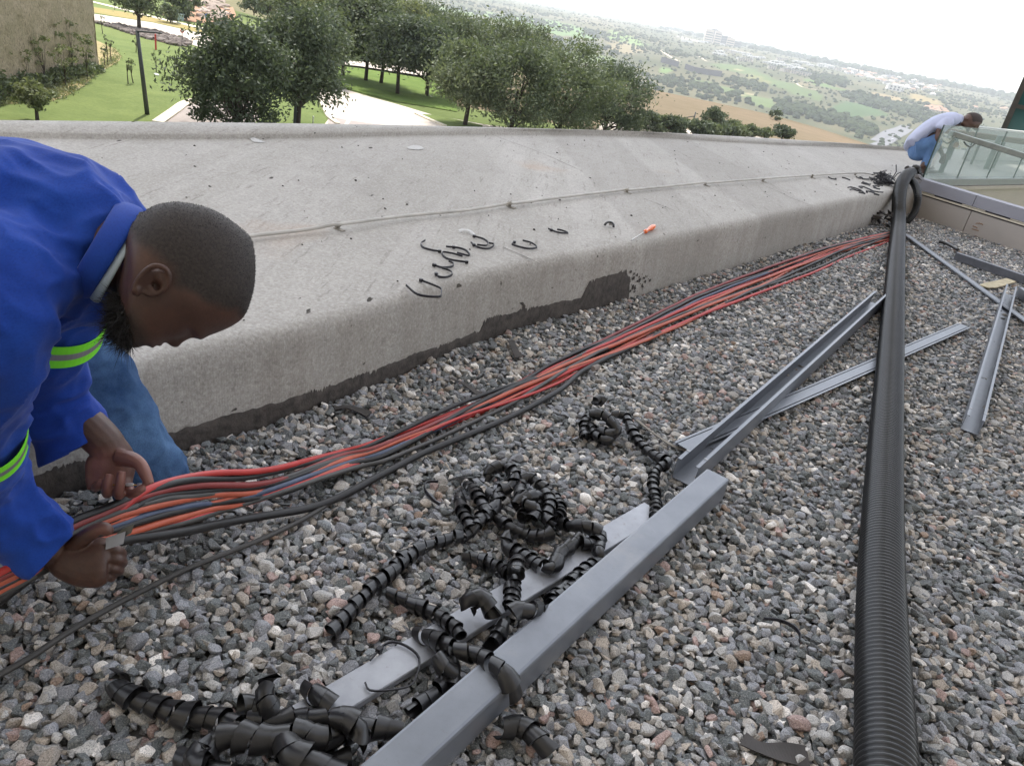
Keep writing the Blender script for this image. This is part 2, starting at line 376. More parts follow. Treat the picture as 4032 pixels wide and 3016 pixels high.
def hulls(n):
    out=[]
    for k in range(n):
        bm=bmesh.new(); q=NR.normal(size=(NR.integers(10,15),3)); q/=np.linalg.norm(q,axis=1)[:,None]; q*=np.array([NR.uniform(1.0,1.35),NR.uniform(.8,1.05),NR.uniform(.62,.85)])*NR.uniform(.9,1.1,(len(q),1))
        for p in q: bm.verts.new(p)
        bmesh.ops.convex_hull(bm,input=bm.verts); loose=[v for v in bm.verts if not v.link_faces]; bmesh.ops.delete(bm,geom=loose,context='VERTS'); bm.verts.index_update()
        out.append((np.array([v.co[:] for v in bm.verts]),np.array([[v.index for v in f.verts] for f in bm.faces]))); bm.free()
    return out
HU=hulls(40)
tN,fN=stone_templates(3,26); tM,fM=stone_templates(2,40)
# nearest stones get the finest mesh
vn=near&(np.arange(len(allq))>=len(q1))
hk=NR.uniform(0,1,len(allq))<.62; parts=[]; kk=NR.integers(0,40,len(allq))
for k in range(40):
    s_=hk&(kk==k)
    if s_.any(): parts.append(scatter(allq[s_],allz[s_],allr[s_],[HU[k][0]],HU[k][1]))
A=scatter(allq[vn&~hk],allz[vn&~hk],allr[vn&~hk],tN,fN); Bm=scatter(allq[~vn&~hk],allz[~vn&~hk],allr[~vn&~hk],tM,fM)
parts+=[A,Bm]; of_=np.cumsum([0]+[len(p[0]) for p in parts]); V=np.vstack([p[0] for p in parts]); Fc=np.vstack([p[1]+o for p,o in zip(parts,of_)]); C=np.vstack([p[2] for p in parts])
t=NT('stone'); col=t.attr('tint'); n=t.noise(330,4,.7); n2=t.noise(900,2,.6)
c=t.mix(t.ramp(n,[(.38,.75),(.52,0.)]),col,t.mix(1.,col,(.32,.33,.35),'MULTIPLY'))
c=t.mix(t.ramp(n,[(.56,0.),(.68,.55)]),c,lin(205,200,194)); c=t.mix(t.ramp(n2,[(.36,.5),(.45,0.)]),c,lin(52,52,54)); t.set(c,.85,0,.3); t.bump(n,.35,.002); M_STONE=t.m
print('stones',len(allq),'faces',len(Fc))
mk('gravel',V,Fc,M_STONE,origin=(0,0,0),attrs={'tint':C},kind='stuff',label='crushed grey, pink and tan stone covering the roof',cat='gravel')
# grit and crumbs on the deck
mb=MB(); tm,ff=stone_templates(1,8)
for k in range(110):
    i=R_.randrange(60,395); tt=R_.uniform(.02,.95); p=e0[i]*(1-tt)+F4[i]*tt; a=R_.choice([.003,.004,.005,.006,.009]); mb.add(p+np.array([0,0,DZ+.002-p[2]])+tm[k%8]*a,ff)
mb.build('grit',simple('grit',lin(70,66,62),.9),kind='stuff',label='scattered dark grit lying on the parapet top',cat='grit')
# ---------------------------------------------------------------- materials
t=NT('black_plastic'); n=t.noise(25,4); t.set(t.mix(n,lin(22,22,24),lin(44,43,44)),t.mix(t.noise(60,3),(.22,)*3,(.42,)*3),0,.5); t.bump(t.noise(180,3),.15,.001); M_BLK=t.m
M_TIE=simple('nylon_black',lin(24,22,30),.45)
t=NT('grey_steel'); n=t.noise(7,5,.6); n2=t.noise(90,4,.7,stretch=(1,1,1)); c=t.mix(t.ramp(n,[(.3,0.),(.7,1.)]),lin(108,112,120),lin(128,132,139)); c=t.mix(t.ramp(n2,[(.25,.5),(.42,0.)]),c,lin(104,104,106)); c=t.mix(t.ramp(t.noise(3.2,6,.7),[(.55,0.),(.72,.45)]),c,lin(148,146,144))
t.set(c,t.mix(n,(.30,)*3,(.46,)*3),.25,.5); t.bump(t.noise(4,3),.05,.01); M_STEEL=t.m
t=NT('pale_steel'); n=t.noise(10,5,.65); c=t.mix(t.ramp(n,[(.35,0.),(.7,1.)]),lin(142,144,150),lin(164,166,172)); c=t.mix(t.ramp(t.noise(45,4,.7),[(.28,.6),(.4,0.)]),c,lin(120,116,110)); t.set(c,.42,.3,.5); M_STEEL2=t.m
M_DARKSTEEL=simple('dark_grey_paint',lin(96,98,106),.45,.2)  # a darker grey than the other trunking
def steel_thing(name,mb,label,cat,group=None,mat=None): return mb.build(name,mat or M_STEEL,label=label,cat=cat,group=group)
def frame(p0,p1,up=(0,0,1.)):
    d=unit(p1-p0); u=np.asarray(up,float); s=unit(np.cross(d,u)); u=np.cross(s,d); return d,s,u   # s = right-hand side
def prism(mb,p0,p1,poly,up=(0,0,1.),mi=0,closed=True,cap=True):
    """closed 2-D outline (side, up) swept from p0 to p1"""
    d,s,u=frame(p0,p1,up); A=[p0+x*s+y*u for x,y in poly]; B=[p1+x*s+y*u for x,y in poly]; return mb.rings([np.array(A),np.array(B)],mi,cap)
def outline(line,th):
    """thick a folded sheet: open 2-D polyline to closed outline"""
    p=np.array(line,float); T=np.gradient(p,axis=0); Nn=[]
    for i in range(len(p)):
        a=unit(p[i]-p[i-1]) if i else unit(p[1]-p[0]); b=unit(p[i+1]-p[i]) if i<len(p)-1 else a
        na=np.array([-a[1],a[0]]);nb=np.array([-b[1],b[0]]); m=unit(na+nb); Nn.append(m/max(.4,m@na))
    return [tuple(x) for x in p]+[tuple(x) for x in (p+np.array(Nn)*th)[::-1]]
# quads for thin folded sections
def sheet(mb,p0,p1,line,th,up=(0,0,1.),mi=0,n=2):
    o=outline(line,th); m=len(line); d,s,u=frame(p0,p1,up); base=mb.n; V=[]
    for f in np.linspace(0,1,n):
        c=p0*(1-f)+p1*f; V+= [c+x*s+y*u for x,y in o]
    k=2*m; Fs=[]
    for i in range(n-1):
        for j in range(k): Fs.append((i*k+j,i*k+(j+1)%k,(i+1)*k+(j+1)%k,(i+1)*k+j))
    for e in (0,n-1):
        for j in range(m-1): q=(e*k+j,e*k+j+1,e*k+k-2-j,e*k+k-1-j); Fs.append(q if e==0 else q[::-1])
    return mb.add(V,Fs,mi)
W=.076
# --- A: long length of trunking lying face down
a0,a1=P(1412,3016,.088),P(2783,1846,.088); d=unit(a1-a0); a0=a0-d*.35
d_,s_,u_=frame(a0,a1); mb=MB(); r=.004
sheet(mb,a0,a1,[(0.002,-.076),(0.0,-.006),(.0018,-.0018),(.006,0),(W-.006,0),(W-.0018,-.0018),(W,-.006),(W,-.076)],.0016)
steel_thing('cable_trunking',mb,'longest grey steel trunking, face down, running off the bottom edge','trunking','steel trunking lengths on the gravel'); A_DIR=d
# --- B: open channel resting against its far end
b0=(P(2642,1882,.012)+P(2730,1915,.012))/2; b1=(P(3450,1146,.086)+P(3488,1163,.086))/2; b1=b1-np.array([0,0,.072]); b0[2]=.012
CH_=[(-W/2+.012,.071),(-W/2+.012,.075),(-W/2,.075),(-W/2,0),(W/2,0),(W/2,.075),(W/2-.012,.075),(W/2-.012,.071)]
mb=MB(); sheet(mb,b0,b1,CH_,.0016); d,s,u=frame(b0,b1)
bo=steel_thing('cable_trunking',mb,'open grey steel channel, lips up, touching the corrugated pipe','trunking','steel trunking lengths on the gravel')
simple('chalk_white',lin(205,205,210),.6)
for sx in(-1,1): mb=MB(); mb.box(b0+d*.07+s*sx*(W/2-.0065)+u*.0772,(.0012,.0062,.0006),(d,s,u)); mb.build('end_mark',bpy.data.materials['chalk_white'],bo)
# --- C: lid strip passing under the pipe
c0=(P(2665,1755,.016)+P(2702,1785,.016))/2; c1=(P(3777,1279,.016)+P(3811,1297,.016))/2
LID=[(-.040,.011),(-.040,0.012),(-.0295,.012),(-.0295,.003),(-.024,.003),(-.024,.0125),(.024,.0125),(.024,.003),(.0295,.003),(.0295,.012),(.040,.012)]
lw=np.linalg.norm(P(3777,1279,.016)-P(3811,1297,.016)); LIDC=[(x*.9,y) for x,y in LID]
mb=MB(); sheet(mb,c0,c1,LIDC,-.0012); steel_thing('trunking_lid',mb,'grooved grey steel lid strip passing beneath the corrugated pipe','trunking lid','steel trunking lids on the gravel')
# --- D: flat lid under the black spirals
d0=(P(1276-120,2706+68,.02)+P(1349-125,2824+80,.02))/2; d1=(P(2575,1976,.02)+P(2568,2045,.02))/2
mb=MB(); sheet(mb,d0,d1,[(-.037,-.008),(-.037,.006),(-.035,.0085),(.035,.0085),(.037,.006),(.037,-.008)],-.0014); D_DIR=unit(d1-d0)
steel_thing('trunking_lid',mb,'pale flat steel lid half buried under the black spiral wrap','trunking lid','steel trunking lids on the gravel',M_STEEL2)
# --- E: channel on the right
e0_=(P(3784,1688,.012)+P(3846,1714,.012))/2; e1_=(P(3969,1117,.082)+P(4001,1130,.082))/2; e1_[2]=.012
mb=MB(); ew=.070; sheet(mb,e0_,e1_,[(x*ew/W,y*.92) for x,y in CH_],.0016); d,s,u=frame(e0_,e1_)
eo=steel_thing('cable_trunking',mb,'open grey steel channel, lips up, standing clear at the right of the pipe','trunking','steel trunking lengths on the gravel')
for sx in(-1,1): mb=MB(); mb.box(e0_+d*.09+s*sx*(ew/2-.006)+u*.0712,(.0012,.0062,.0006),(d,s,u)); mb.build('end_mark',bpy.data.materials['chalk_white'],eo)
# --- F: narrow lid running out from behind the pipe
f0,f1=P(3562,925,.016),P(4140,1344,.016); mb=MB(); sheet(mb,f0,f1,[(x*.75,y) for x,y in LID],-.0012)
steel_thing('trunking_lid',mb,'long narrow grooved lid strip lying under the right-hand channel','trunking lid','steel trunking lids on the gravel')
# --- G: closed box near the wall
g0=P(3765,995,.07);g1=P(4110,1112,.07); mb=MB(); d,s,u=frame(g0,g1); prism(mb,g0,g1,[(0,-.06),(0,0),(-.05,0),(-.05,-.06)])
steel_thing('cable_trunking',mb,'closed dark grey trunking beside the cladding wall','trunking','steel trunking lengths on the gravel',M_DARKSTEEL)
mb=MB(); mb.tube(pixpath([(3698,952),(3720,957),(3748,970),(3772,984)],.035,20),.014,10); mb.build('cable_stub',M_BLK,smooth=True,label='black cable end poking out of the closed trunking by the wall',cat='cable')
mb=MB(); q=[P(*p,.018) for p in crop(3500,850,.2718,[(1300,1015),(1380,985),(1560,950),(1700,915),(1840,965),(1560,1050),(1440,1055)])]; q2=[p+np.array([0,0,.008]) for p in q]
mb.rings([np.array(q),np.array(q2)]); mb.build('board_offcut',simple('fibre_board',lin(172,160,132),.8),label='tan board offcut lying on gravel beside the closed trunking',cat='board')
h0=P(4040,1150,.06); mb=MB(); prism(mb,P(4012,1130,.075),P(4120,1210,.075),[(0,-.065),(0,0),(-.09,0),(-.09,-.065)]); steel_thing('cable_trunking',mb,'short grey box section cut by the right edge of view','trunking','steel trunking lengths on the gravel')
# ---------------------------------------------------------------- corrugated pipe
pp=[P(3492,3330,.062),P(3490,3016,.062),P(3470,2300,.062),P(3485,1800,.062),P(3507,1400,.062),P(3525,1080,.062),P(3532,970,.062),P(3535,915,.064),P(3537,886,.075),D(3538,850,7.12),D(3539,808,7.2),D(3542,762,7.3),D(3551,724,7.42),D(3566,697,7.6),D(3585,683,7.8)]
def corrugated(name,path,R,period,label,seg=28,depth=.055):
    c=resamp(spl(path,400),period/5); n=len(c); pr=np.tile([1.,.985,.915,.905,.97],n//5+1)[:n]
    mb=MB(); mb.tube(c,R*pr,seg,cap=True); return mb.build(name,M_PIPE,smooth=True,label=label,cat='pipe')
t=NT('pipe_plastic'); n=t.noise(5,4); t.set(t.mix(n,lin(20,21,22),lin(38,39,41)),t.mix(t.noise(14,3),(.24,)*3,(.38,)*3),0,.5); M_PIPE=t.m
corrugated('corrugated_pipe',pp,.062,.0158,'thick black corrugated pipe running up the gravel and over the kerb')
corrugated('corrugated_hose',[D(3556,705,7.75),D(3588,712,7.65),D(3607,740,7.55),D(3614,775,7.45),D(3608,815,7.5),D(3594,848,7.52),D(3570,873,7.55),D(3545,885,7.62)],.036,.012,'thinner grey corrugated hose curling down behind the thick pipe',18)
# ---------------------------------------------------------------- cables
CM={'red':simple('red_sheath',lin(170,50,46),.5,var=.15),'orange':simple('orange_sheath',lin(170,82,58),.5,var=.18),'maroon':simple('maroon_sheath',lin(128,52,50),.5,var=.15),'black':simple('black_sheath',lin(30,28,28),.5),'grey':simple('grey_sheath',lin(66,64,62),.5),'blue':simple('bluegrey_sheath',lin(66,76,98),.5)}
def cable(pts,r,col,label,group='cables pulled along the foot of the kerb'):
    c=resamp(spl(pts,220),.02); c=c+.0015*np.stack([vnoise(c,9,i) for i in range(3)],1); mb=MB(); mb.tube(c,r,8); return mb.build('cable',CM[col],smooth=True,label=label,cat='cable',group=group)
G5=lambda pts:crop(0,1500,.589,pts)
HD=lambda x:np.interp(x,[-60,100,250,480,700,1000,1300],[1.30,1.34,1.40,1.50,1.62,1.90,2.16])
def gz(x,y,lift):   # point on the ground, or lifted towards the hands (depth HD) when that is nearer
    g=P(x,y,lift); dg=proj(g)[2][0]; dd=float(HD(x)); return D(x,y,min(dd,dg-.02)) if x<1290 else g
central=[(1300,1853),(1500,1795),(1750,1680),(2000,1570),(2200,1472),(2500,1335),(2800,1190),(3100,1072),(3300,992),(3470,945),(3540,926)]
cw=[.10,.085,.085,.10,.115,.13,.145,.16,.15,.12,.08]
CP=spl([P(x,y,.0) for x,y in central],140); CW=np.interp(np.linspace(0,10,140),range(11),cw)
CT=np.gradient(CP,axis=0);CT/=np.linalg.norm(CT,axis=1)[:,None];CN=np.stack([-CT[:,1],CT[:,0],0*CT[:,0]],1)
spec=[('red',.0068,[(300,1400),(520,1130),(700,960),(1010,716),(1400,622),(1800,592),(2207,572)],'bright red cable on the upper side of the bundle',.9,0.4),
('black',.0066,[(150,1330),(410,975),(700,850),(1000,735),(1250,668),(1700,637),(2207,602)],'black cable second from the upper side at the hands',.7,1.9),
('maroon',.0068,[(150,1350),(430,1000),(700,880),(1000,757),(1300,702),(1800,676),(2207,628)],'dull maroon cable below the upper black one',.55,3.1),
('grey',.0062,[(140,1370),(470,1020),(800,872),(1100,790),(1350,768),(1700,706),(2207,640)],'dark grey cable between the maroon and orange ones',.3,4.2),
('black',.006,[(160,1390),(470,1050),(800,905),(1050,775),(1400,738),(1800,692),(2207,652)],'black cable in the middle of the bundle',.15,5.0),
('orange',.0068,[(100,1390),(480,1042),(800,900),(1100,822),(1400,767),(1800,727),(2207,652)],'salmon orange cable in front of the hands',0.,0.9),
('orange',.0042,[(80,1400),(480,1060),(900,905),(1400,822),(1700,742),(2000,690),(2207,632)],'thin orange cable weaving over the others',-.1,2.6),
('blue',.006,[(80,1410),(480,1070),(740,975),(1000,892),(1300,832),(1600,790),(2207,690)],'blue grey cable beside the orange ones',-.3,3.6),
('black',.0066,[(0,1430),(480,1090),(780,990),(1100,895),(1500,812),(1900,742),(2207,672)],'black cable with a pale edge under the blue one',-.45,5.6),
('orange',.0066,[(-60,1380),(240,1230),(500,1095),(870,1010),(1100,942),(1400,862),(1700,800),(2207,700)],'thick orange cable near the knife blade',-.6,1.4),
('red',.0045,[(-60,1540),(280,1310),(560,1110),(900,1012),(1300,912),(1650,802),(2207,708)],'thin bright red cable on the lower side of the bundle',-.75,2.2),
('grey',.006,[(-60,1460),(260,1270),(560,1120),(900,1030),(1300,925),(1650,815),(2207,715)],'plain grey cable along the lower side',-.9,4.7)]
k_=0
for col,r,pts,lab,o,ph in spec:
    pts=[(-90,1330+13*k_),(190,1195+12*k_)]+[q for q in pts if q[0]>400]; k_+=1; near_=[gz(x,y,.03) for x,y in G5(pts)]; near_=[p-np.array([0,0,0]) for p in near_]
    s=np.linspace(0,1,140); of=(o*(1-s*.55)+.62*np.sin(ph+s*7.5+1.2*np.sin(ph*2+s*5))*np.minimum(1,s*4))/1.25; hz_=.016+.011*np.cos(ph*1.7+s*11)*np.minimum(1,s*4)+.006
    tail=CP+CN*(of*CW*.5/ .8)[:,None]+np.array([0,0,1.])*hz_[:,None]
    cable(np.vstack([np.array(near_)[:-1],tail[3::9]]),r*1.2,col,lab)
for i,(col,o,ph) in enumerate([('red',.5,.2),('orange',-.4,2.2),('red',-.95,4.4)]):   # more cables join the bundle farther along
    s=np.linspace(0,1,140); of=(o+.35*np.sin(ph+s*9))*np.clip((s-.18)*5,0,1); cable((CP+CN*(of*CW*.55)[:,None]+np.array([0,0,1.])*((.014+.01*np.sin(ph+s*8))*np.clip((s-.12)*5,.4,1))[:,None])[[26,34,42,50,60,70,80,90,100,110,120,130,139]],.0082,col,['red cable twisting over the far half of the bundle','brownish orange cable joining at the middle of the run','red cable along the lower edge of the far bundle'][i])
cable([gz(x,y,.02) for x,y in G5([(-60,1500),(280,1260),(560,1140),(840,1062),(1200,1010),(1600,930),(2000,862),(2207,805)])]+[P(x,y,.02) for x,y in crop(1200,1400,.7685,[(250,690),(450,580),(650,480),(900,380),(1100,290),(1300,180)])]+[P(2330,1440,.02),P(2600,1312,.02)],.0105,'black','thickest black cable sagging below the bundle')
cable([P(x,y,.017) for x,y in [(-60,2690),(120,2590),(295,2472)]]+[P(x,y,.017) for x,y in G5([(900,1430),(1300,1232),(1700,1080),(1950,962),(2130,862)])]+[P(x,y,.017) for x,y in [(1330,1960),(1450,1890),(1560,1840)]],.0065,'grey','single thin black cable lying alone across the gravel')
for i,(px,wd) in enumerate([([(1990,1555),(2100,1500),(2230,1430),(2400,1350),(2640,1232)],.0066)]):
    cable([P(x,y,.02) for x,y in px],wd,'black','short black cable showing under the red ones')
# masking tape on a cable
M_TAPE=simple('grey_tape',lin(128,118,112),.7); p=P(2345,1448,.04); mb=MB(); dr=unit(P(2370,1436,.04)-p); mb.tube([p-dr*.02,p,p+dr*.02],[.011,.0125,.0105],10); mb.build('tape_wrap',M_TAPE,label='dusty grey tape wrapped around the red cables',cat='tape')
# ---------------------------------------------------------------- spiral wrap
def spiral(px,z,R,pitch,w,label,zs=None,seed=0,part=None):
    zz=[z]*len(px) if zs is None else [z+q for q in zs]
    if px[-1][1]<px[0][1] and label[:4]!='torn' and px[0][1]>1000: px=px[::-1]; zz=zz[::-1]
    path=resamp(spl([P(x,y,q) for (x,y),q in zip(px,zz)],160),.0025); n=len(path); T=np.gradient(path,axis=0);T/=np.linalg.norm(T,axis=1)[:,None]
    u=unit(np.cross(T[0],[.2,.1,1.])); U=[];
    for i in range(n): u=unit(u-T[i]*(u@T[i])); U.append(u)
    U=np.array(U);Wv=np.cross(T,U); L=np.r_[0,np.cumsum(np.linalg.norm(np.diff(path,axis=0),axis=1))]
    r2=random.Random(seed); hand=r2.choice([-1,1]); turns=L[-1]/pitch; m=max(12,int(turns*16)); th=np.linspace(0,turns*2*np.pi,m)+r2.uniform(0,6)
    # uneven winding
    s=np.linspace(w*.55,max(w*.6,L[-1]-w*.55),m); s=s+pitch*.22*np.sin(np.linspace(0,turns*2.1,m)+seed)*np.linspace(0,1,m)*(1-np.linspace(0,1,m))*2
    Rr=R*(1+.09*np.sin(s*37+seed)+.10*np.sin(th*.5+seed)+.07*np.sin(th*.31+2*seed)); rows=[]
    g=lambda A,x:np.stack([np.interp(x,L,A[:,k]) for k in range(3)],1)
    def strip_(os_,ds): return [[(o,dd) for o,dd in zip(os_,ds)]]
    cols=[[(-.5,0),(0,0),(.5,0)],[(.5,0),(.5,1)],[(.5,1),(-.5,1)],[(-.5,1),(-.5,0)]]; mbs=MB()
    for cl_ in cols:
        rw=[]
        for o,inner in cl_:
            x=np.clip(s+o*w,0,L[-1]); c=g(path,x); a=g(U,x);b=g(Wv,x); rr=(Rr*(1+o*.26)-inner*.0014)[:,None]; rw.append(c+rr*(np.cos(hand*th)[:,None]*a+np.sin(hand*th)[:,None]*b))
        mbs.rings([np.array(q) for q in np.stack(rw,1)],closed=False)
    V=np.vstack(mbs.V); Fs=mbs.F
    sm=mk('spiral_wrap',V,Fs,M_BLK,part,True,label=label,cat='cable wrap',group='black spiral wrap pulled off the cables')
    return sm
A1=lambda p:crop(1200,1400,.7685,p); A2=lambda p:crop(300,2200,.904,p)
SP=[(A1([(440,1110),(500,1040),(600,985),(720,945),(830,915),(885,860),(960,780),(1010,745)]),.0165,[0,0,0,0,.0,.02,.03,.04],'spiral wrap strand, upper part, rising into the middle tangle'),
(A2([(1085,345),(1150,275),(1250,165),(1350,75),(1440,0),(1500,-60)]),.0175,None,'long straight spiral wrap strand lying on open gravel'),
(A1([(800,630),(868,690),(915,765),(960,850)]),.0165,[.0,.02,.03,.02],'short strand on the top left rim of the middle tangle'),
(A1([(785,700),(808,790),(850,870),(880,900)]),.0165,[0,.01,.02,.01],'short strand curving along the left rim of the tangle'),
(A1([(925,650),(955,585),(1035,570),(1075,620),(1045,680),(990,700),(1010,760)]),.017,[.02,.05,.06,.06,.04,.03,.02],'tight curl at the top of the middle tangle'),
(A1([(1075,640),(1150,625),(1205,665),(1280,720),(1310,800),(1285,850)]),.0165,[.03,.03,.02,.01,.01,.02],'arching strand on the right rim of the middle tangle'),
(A1([(1060,790),(1100,740),(1160,720),(1210,730),(1160,800),(1100,830)]),.0165,[.03,.05,.05,.03,.02,.03],'small curl in the heart of the middle tangle'),
(A1([(950,800),(1000,840),(1060,880),(1130,915),(1230,920),(1280,890)]),.0165,[.02,.01,.01,.0,.01,.02],'strand bridging the middle tangle from side to side'),
(A1([(1270,830),(1340,870),(1410,870),(1480,890),(1520,930),(1460,965),(1390,950)]),.018,[.0,.01,.03,.03,.02,.02,.03],'wide loop at the right end of the middle tangle'),
(A1([(1420,930),(1360,975),(1305,1020),(1275,1085),(1200,1070),(1110,1015),(1040,985),(1035,930),(1090,905)]),.0175,[.02,.02,.02,.03,.02,.01,0,.01,.02],'looping strand below the middle tangle'),
(A1([(800,1020),(900,1045),(1000,1090),(1065,1140),(1070,1220),(1060,1290)]),.0165,[0,0,.01,.03,.03,.03],'strand bending down across the pale steel lid'),
(A1([(1080,1130),(1085,1070),(1095,1040)]),.018,[.06,.06,.05],'single loose ring standing above the pale lid'),
(A1([(1440,430),(1430,370),(1460,310),(1510,300),(1560,330),(1600,390),(1540,400),(1500,370)]),.018,[0,.01,.03,.05,.05,.03,.02,.02],'curled strand at the far end near the red cables'),
(A1([(1480,240),(1510,225),(1545,240)]),.019,[.06,.065,.06],'single ring topping the far curl'),
(A1([(1560,300),(1640,310),(1670,370),(1720,450),(1790,510),(1860,545),(1800,590),(1785,660),(1800,740),(1800,830)]),.0165,[.03,.03,.02,.01,.01,.02,.01,.01,.01,.02],'long strand reaching from the far curl to the trunking'),
(A2([(1335,135),(1450,190),(1560,240),(1650,300),(1680,350)]),.0165,[0,0,.01,.03,.04],'strand running from open gravel over the pale lid'),
(A2([(1475,320),(1560,350),(1650,395),(1750,420),(1830,470),(1885,530),(1900,610)]),.0185,[.0,.03,.05,.06,.075,.07,.03],'strand crossing over the longest trunking'),
(A2([(1590,370),(1635,470),(1590,560),(1520,620),(1440,690)]),.018,[.04,.02,.01,.01,.01],'strand hanging along the left flank of the longest trunking'),
(A2([(1820,740),(1900,725),(1960,740),(2020,790),(2080,850)]),.0205,[.01,.01,.01,.01,.0],'strand beyond the longest trunking near the bottom edge'),
(A2([(135,515),(220,590),(350,640),(480,680),(620,695),(720,735)]),.021,[0,0,0,0,0,.0],'fat strand at bottom left of the gravel'),
(A2([(540,880),(600,800),(700,775),(830,790),(960,760),(1060,780),(1160,750)]),.024,[.02,.03,.04,.045,.05,.05,.05],'fat strand lying on top of the bottom heap'),
(A2([(1060,800),(1180,745),(1300,735),(1430,745)]),.0215,[.03,.04,.04,.04],'fat strand of the bottom heap reaching the trunking'),
(A2([(880,550),(845,540),(815,590),(840,650),(760,640),(690,650)]),.0195,[.04,.05,.04,.02,.01,.01],'curl standing at the back of the bottom heap'),
(A2([(1000,550),(1070,610),(1130,670)]),.0195,[.01,.02,.01],'short piece lying over the near end of the pale lid'),
(A2([(740,690),(860,715),(960,690),(1060,700),(1140,690)]),.0195,[.0,.0,.0,.01,.01],'strand half hidden behind the bottom heap'),
(A2([(900,760),(950,850),(1050,900),(1150,960)]),.026,[.05,.06,.05,.03],'widest ribbon at the front of the bottom heap'),
(A2([(430,860),(560,920),(700,960),(830,980)]),.024,[.0,.01,.01,.0],'strand along the bottom edge under the heap'),
(A2([(1000,840),(1120,880),(1220,860)]),.021,[.01,.01,.01],'stub between the heap and the trunking'),
(A2([(2040,205),(1985,225),(1925,225),(1880,260)]),.019,[.05,.07,.07,.06],'open curl lying against the longest trunking'),
(A2([(1720,240),(1700,190),(1760,165),(1800,220),(1830,270)]),.019,[.02,.05,.06,.04,.03],'looped ribbon over the pale lid'),
(A2([(1890,90),(1900,150),(1890,220)]),.0175,[.03,.03,.03],'upright short piece beside the looped ribbon'),
(A2([(1870,270),(1840,340),(1800,400)]),.017,[.02,.02,.02],'short piece wedged along the trunking edge'),
(A2([(2260,40),(2180,105),(2110,160),(2050,215)]),.0155,[.02,.02,.02,.02],'narrow strand tucked along the trunking edge'),
(A1([(1520,960),(1500,1010),(1530,1040),(1440,1090),(1380,1140),(1300,1210),(1250,1270)]),.0155,[.03,.03,.02,.02,.02,.02,.02],'strand between the pale lid and the longest trunking')]
SP+=[(A1([(930,690),(985,740),(960,800),(900,830),(870,890)]),.0165,[.03,.03,.02,.02,.02],'strand folding down the left flank of the middle tangle'),
(A1([(1120,640),(1100,690),(1130,760),(1190,790),(1150,850)]),.0165,[.04,.05,.05,.04,.03],'upper inner curl of the middle tangle'),
(A1([(1230,690),(1260,760),(1240,830),(1300,870)]),.0165,[.04,.04,.03,.03],'strand doubling the right rim of the middle tangle'),
(A1([(1450,350),(1500,420),(1560,430),(1600,360)]),.017,[.01,.01,.01,.02],'flattened lower curl of the far tangle'),
(A2([(580,790),(520,850),(560,900),(640,880)]),.023,[.03,.03,.03,.04],'hooked strand at the left of the bottom heap'),
(A2([(1100,690),(1180,700),(1240,760),(1200,820)]),.022,[.06,.07,.06,.04],'open loop standing on the bottom heap'),
(A2([(1560,400),(1600,470),(1650,520),(1620,600)]),.018,[.05,.04,.02,.01],'strand beside the flank of the longest trunking')]
for i,(px,R,zs,lab) in enumerate(SP): kf=1.5 if (R>.0195 or len(px)>5) and 'long' not in lab and 'upper part' not in lab else 1.9; spiral(px,R+.006,R*1.02,R*kf,R*kf*.82,lab,zs,i+1)
# ---------------------------------------------------------------- cable ties
def tie(pts,label,z=DZ+.004,head=None,w=.0085,group='cut cable ties strewn on the parapet',lift=None):
    c=pixpath(pts,z,26); n=len(c); T=np.gradient(c,axis=0); Nn=np.stack([-T[:,1],T[:,0],0*T[:,0]],1); Nn/=np.linalg.norm(Nn,axis=1)[:,None]+1e-9
    tl=.25*np.sin(np.linspace(0,3,n))[:,None]; up=unit(np.array([0,0,1.]))*np.ones((n,1))+Nn*tl; h=w/2
    V=[];
    for i in range(n): V.append([c[i]-Nn[i]*.0013+up[i]*0,c[i]+Nn[i]*.0013,c[i]+Nn[i]*.0013+up[i]*w,c[i]-Nn[i]*.0013+up[i]*w])
    mb=MB(); mb.rings([np.array(v) for v in V]); o=mb.build('cable_tie',M_TIE,label=label,cat='cable tie',group=group)
    if head is not None:
        p=c[head]; t_=unit(T[head]); mb=MB(); mb.box(p+np.array([0,0,w/2]),(.0068,.006,.006),(t_,np.cross([0,0,1.],t_),(0,0,1.)),bev=.001); mb.build('head',M_TIE,o)
    return o
T5=lambda p:crop(1500,700,.5437,p)
for pts,hd,lab in [([(320,460),(288,480),(300,510),(360,530),(425,540)],-1,'cut cable tie nearest the crouching worker, hooked at its far end'),
([(470,505),(560,515),(615,535),(640,570),(590,560),(550,550)],3,'cut cable tie at the top of the overlapping cluster'),
([(590,575),(520,555),(445,545),(450,575),(500,600),(620,618)],-1,'looped cable tie in the middle of the overlapping cluster'),
([(385,640),(440,657),(510,652),(527,630),(490,610)],0,'curled cable tie below the overlapping cluster'),
([(395,700),(420,725),(480,727),(517,705),(500,680),(440,660)],1,'curled cable tie second from the kerb edge'),
([(180,785),(270,855),(420,870),(437,840),(435,810),(370,780),(290,750)],-1,'wide open cable tie lying at the kerb edge'),
([(675,430),(740,450),(772,475),(760,497),(695,492)],0,'cable tie touching the plastic scrap'),
([(650,475),(700,510),(780,520),(820,490),(780,478)],3,'cable tie curled just in front of the plastic scrap'),
([(972,470),(950,490),(1060,520),(1130,510),(1090,478),(1025,460)],1,'squarish bent cable tie on its own between plastic scrap and screwdriver'),
([(1210,375),(1280,402),(1355,407),(1320,390),(1275,380)],2,'narrow folded cable tie right of the squarish one')]: tie(T5(pts),lab,head=hd)
TF=lambda p:crop(3250,600,.226,p)
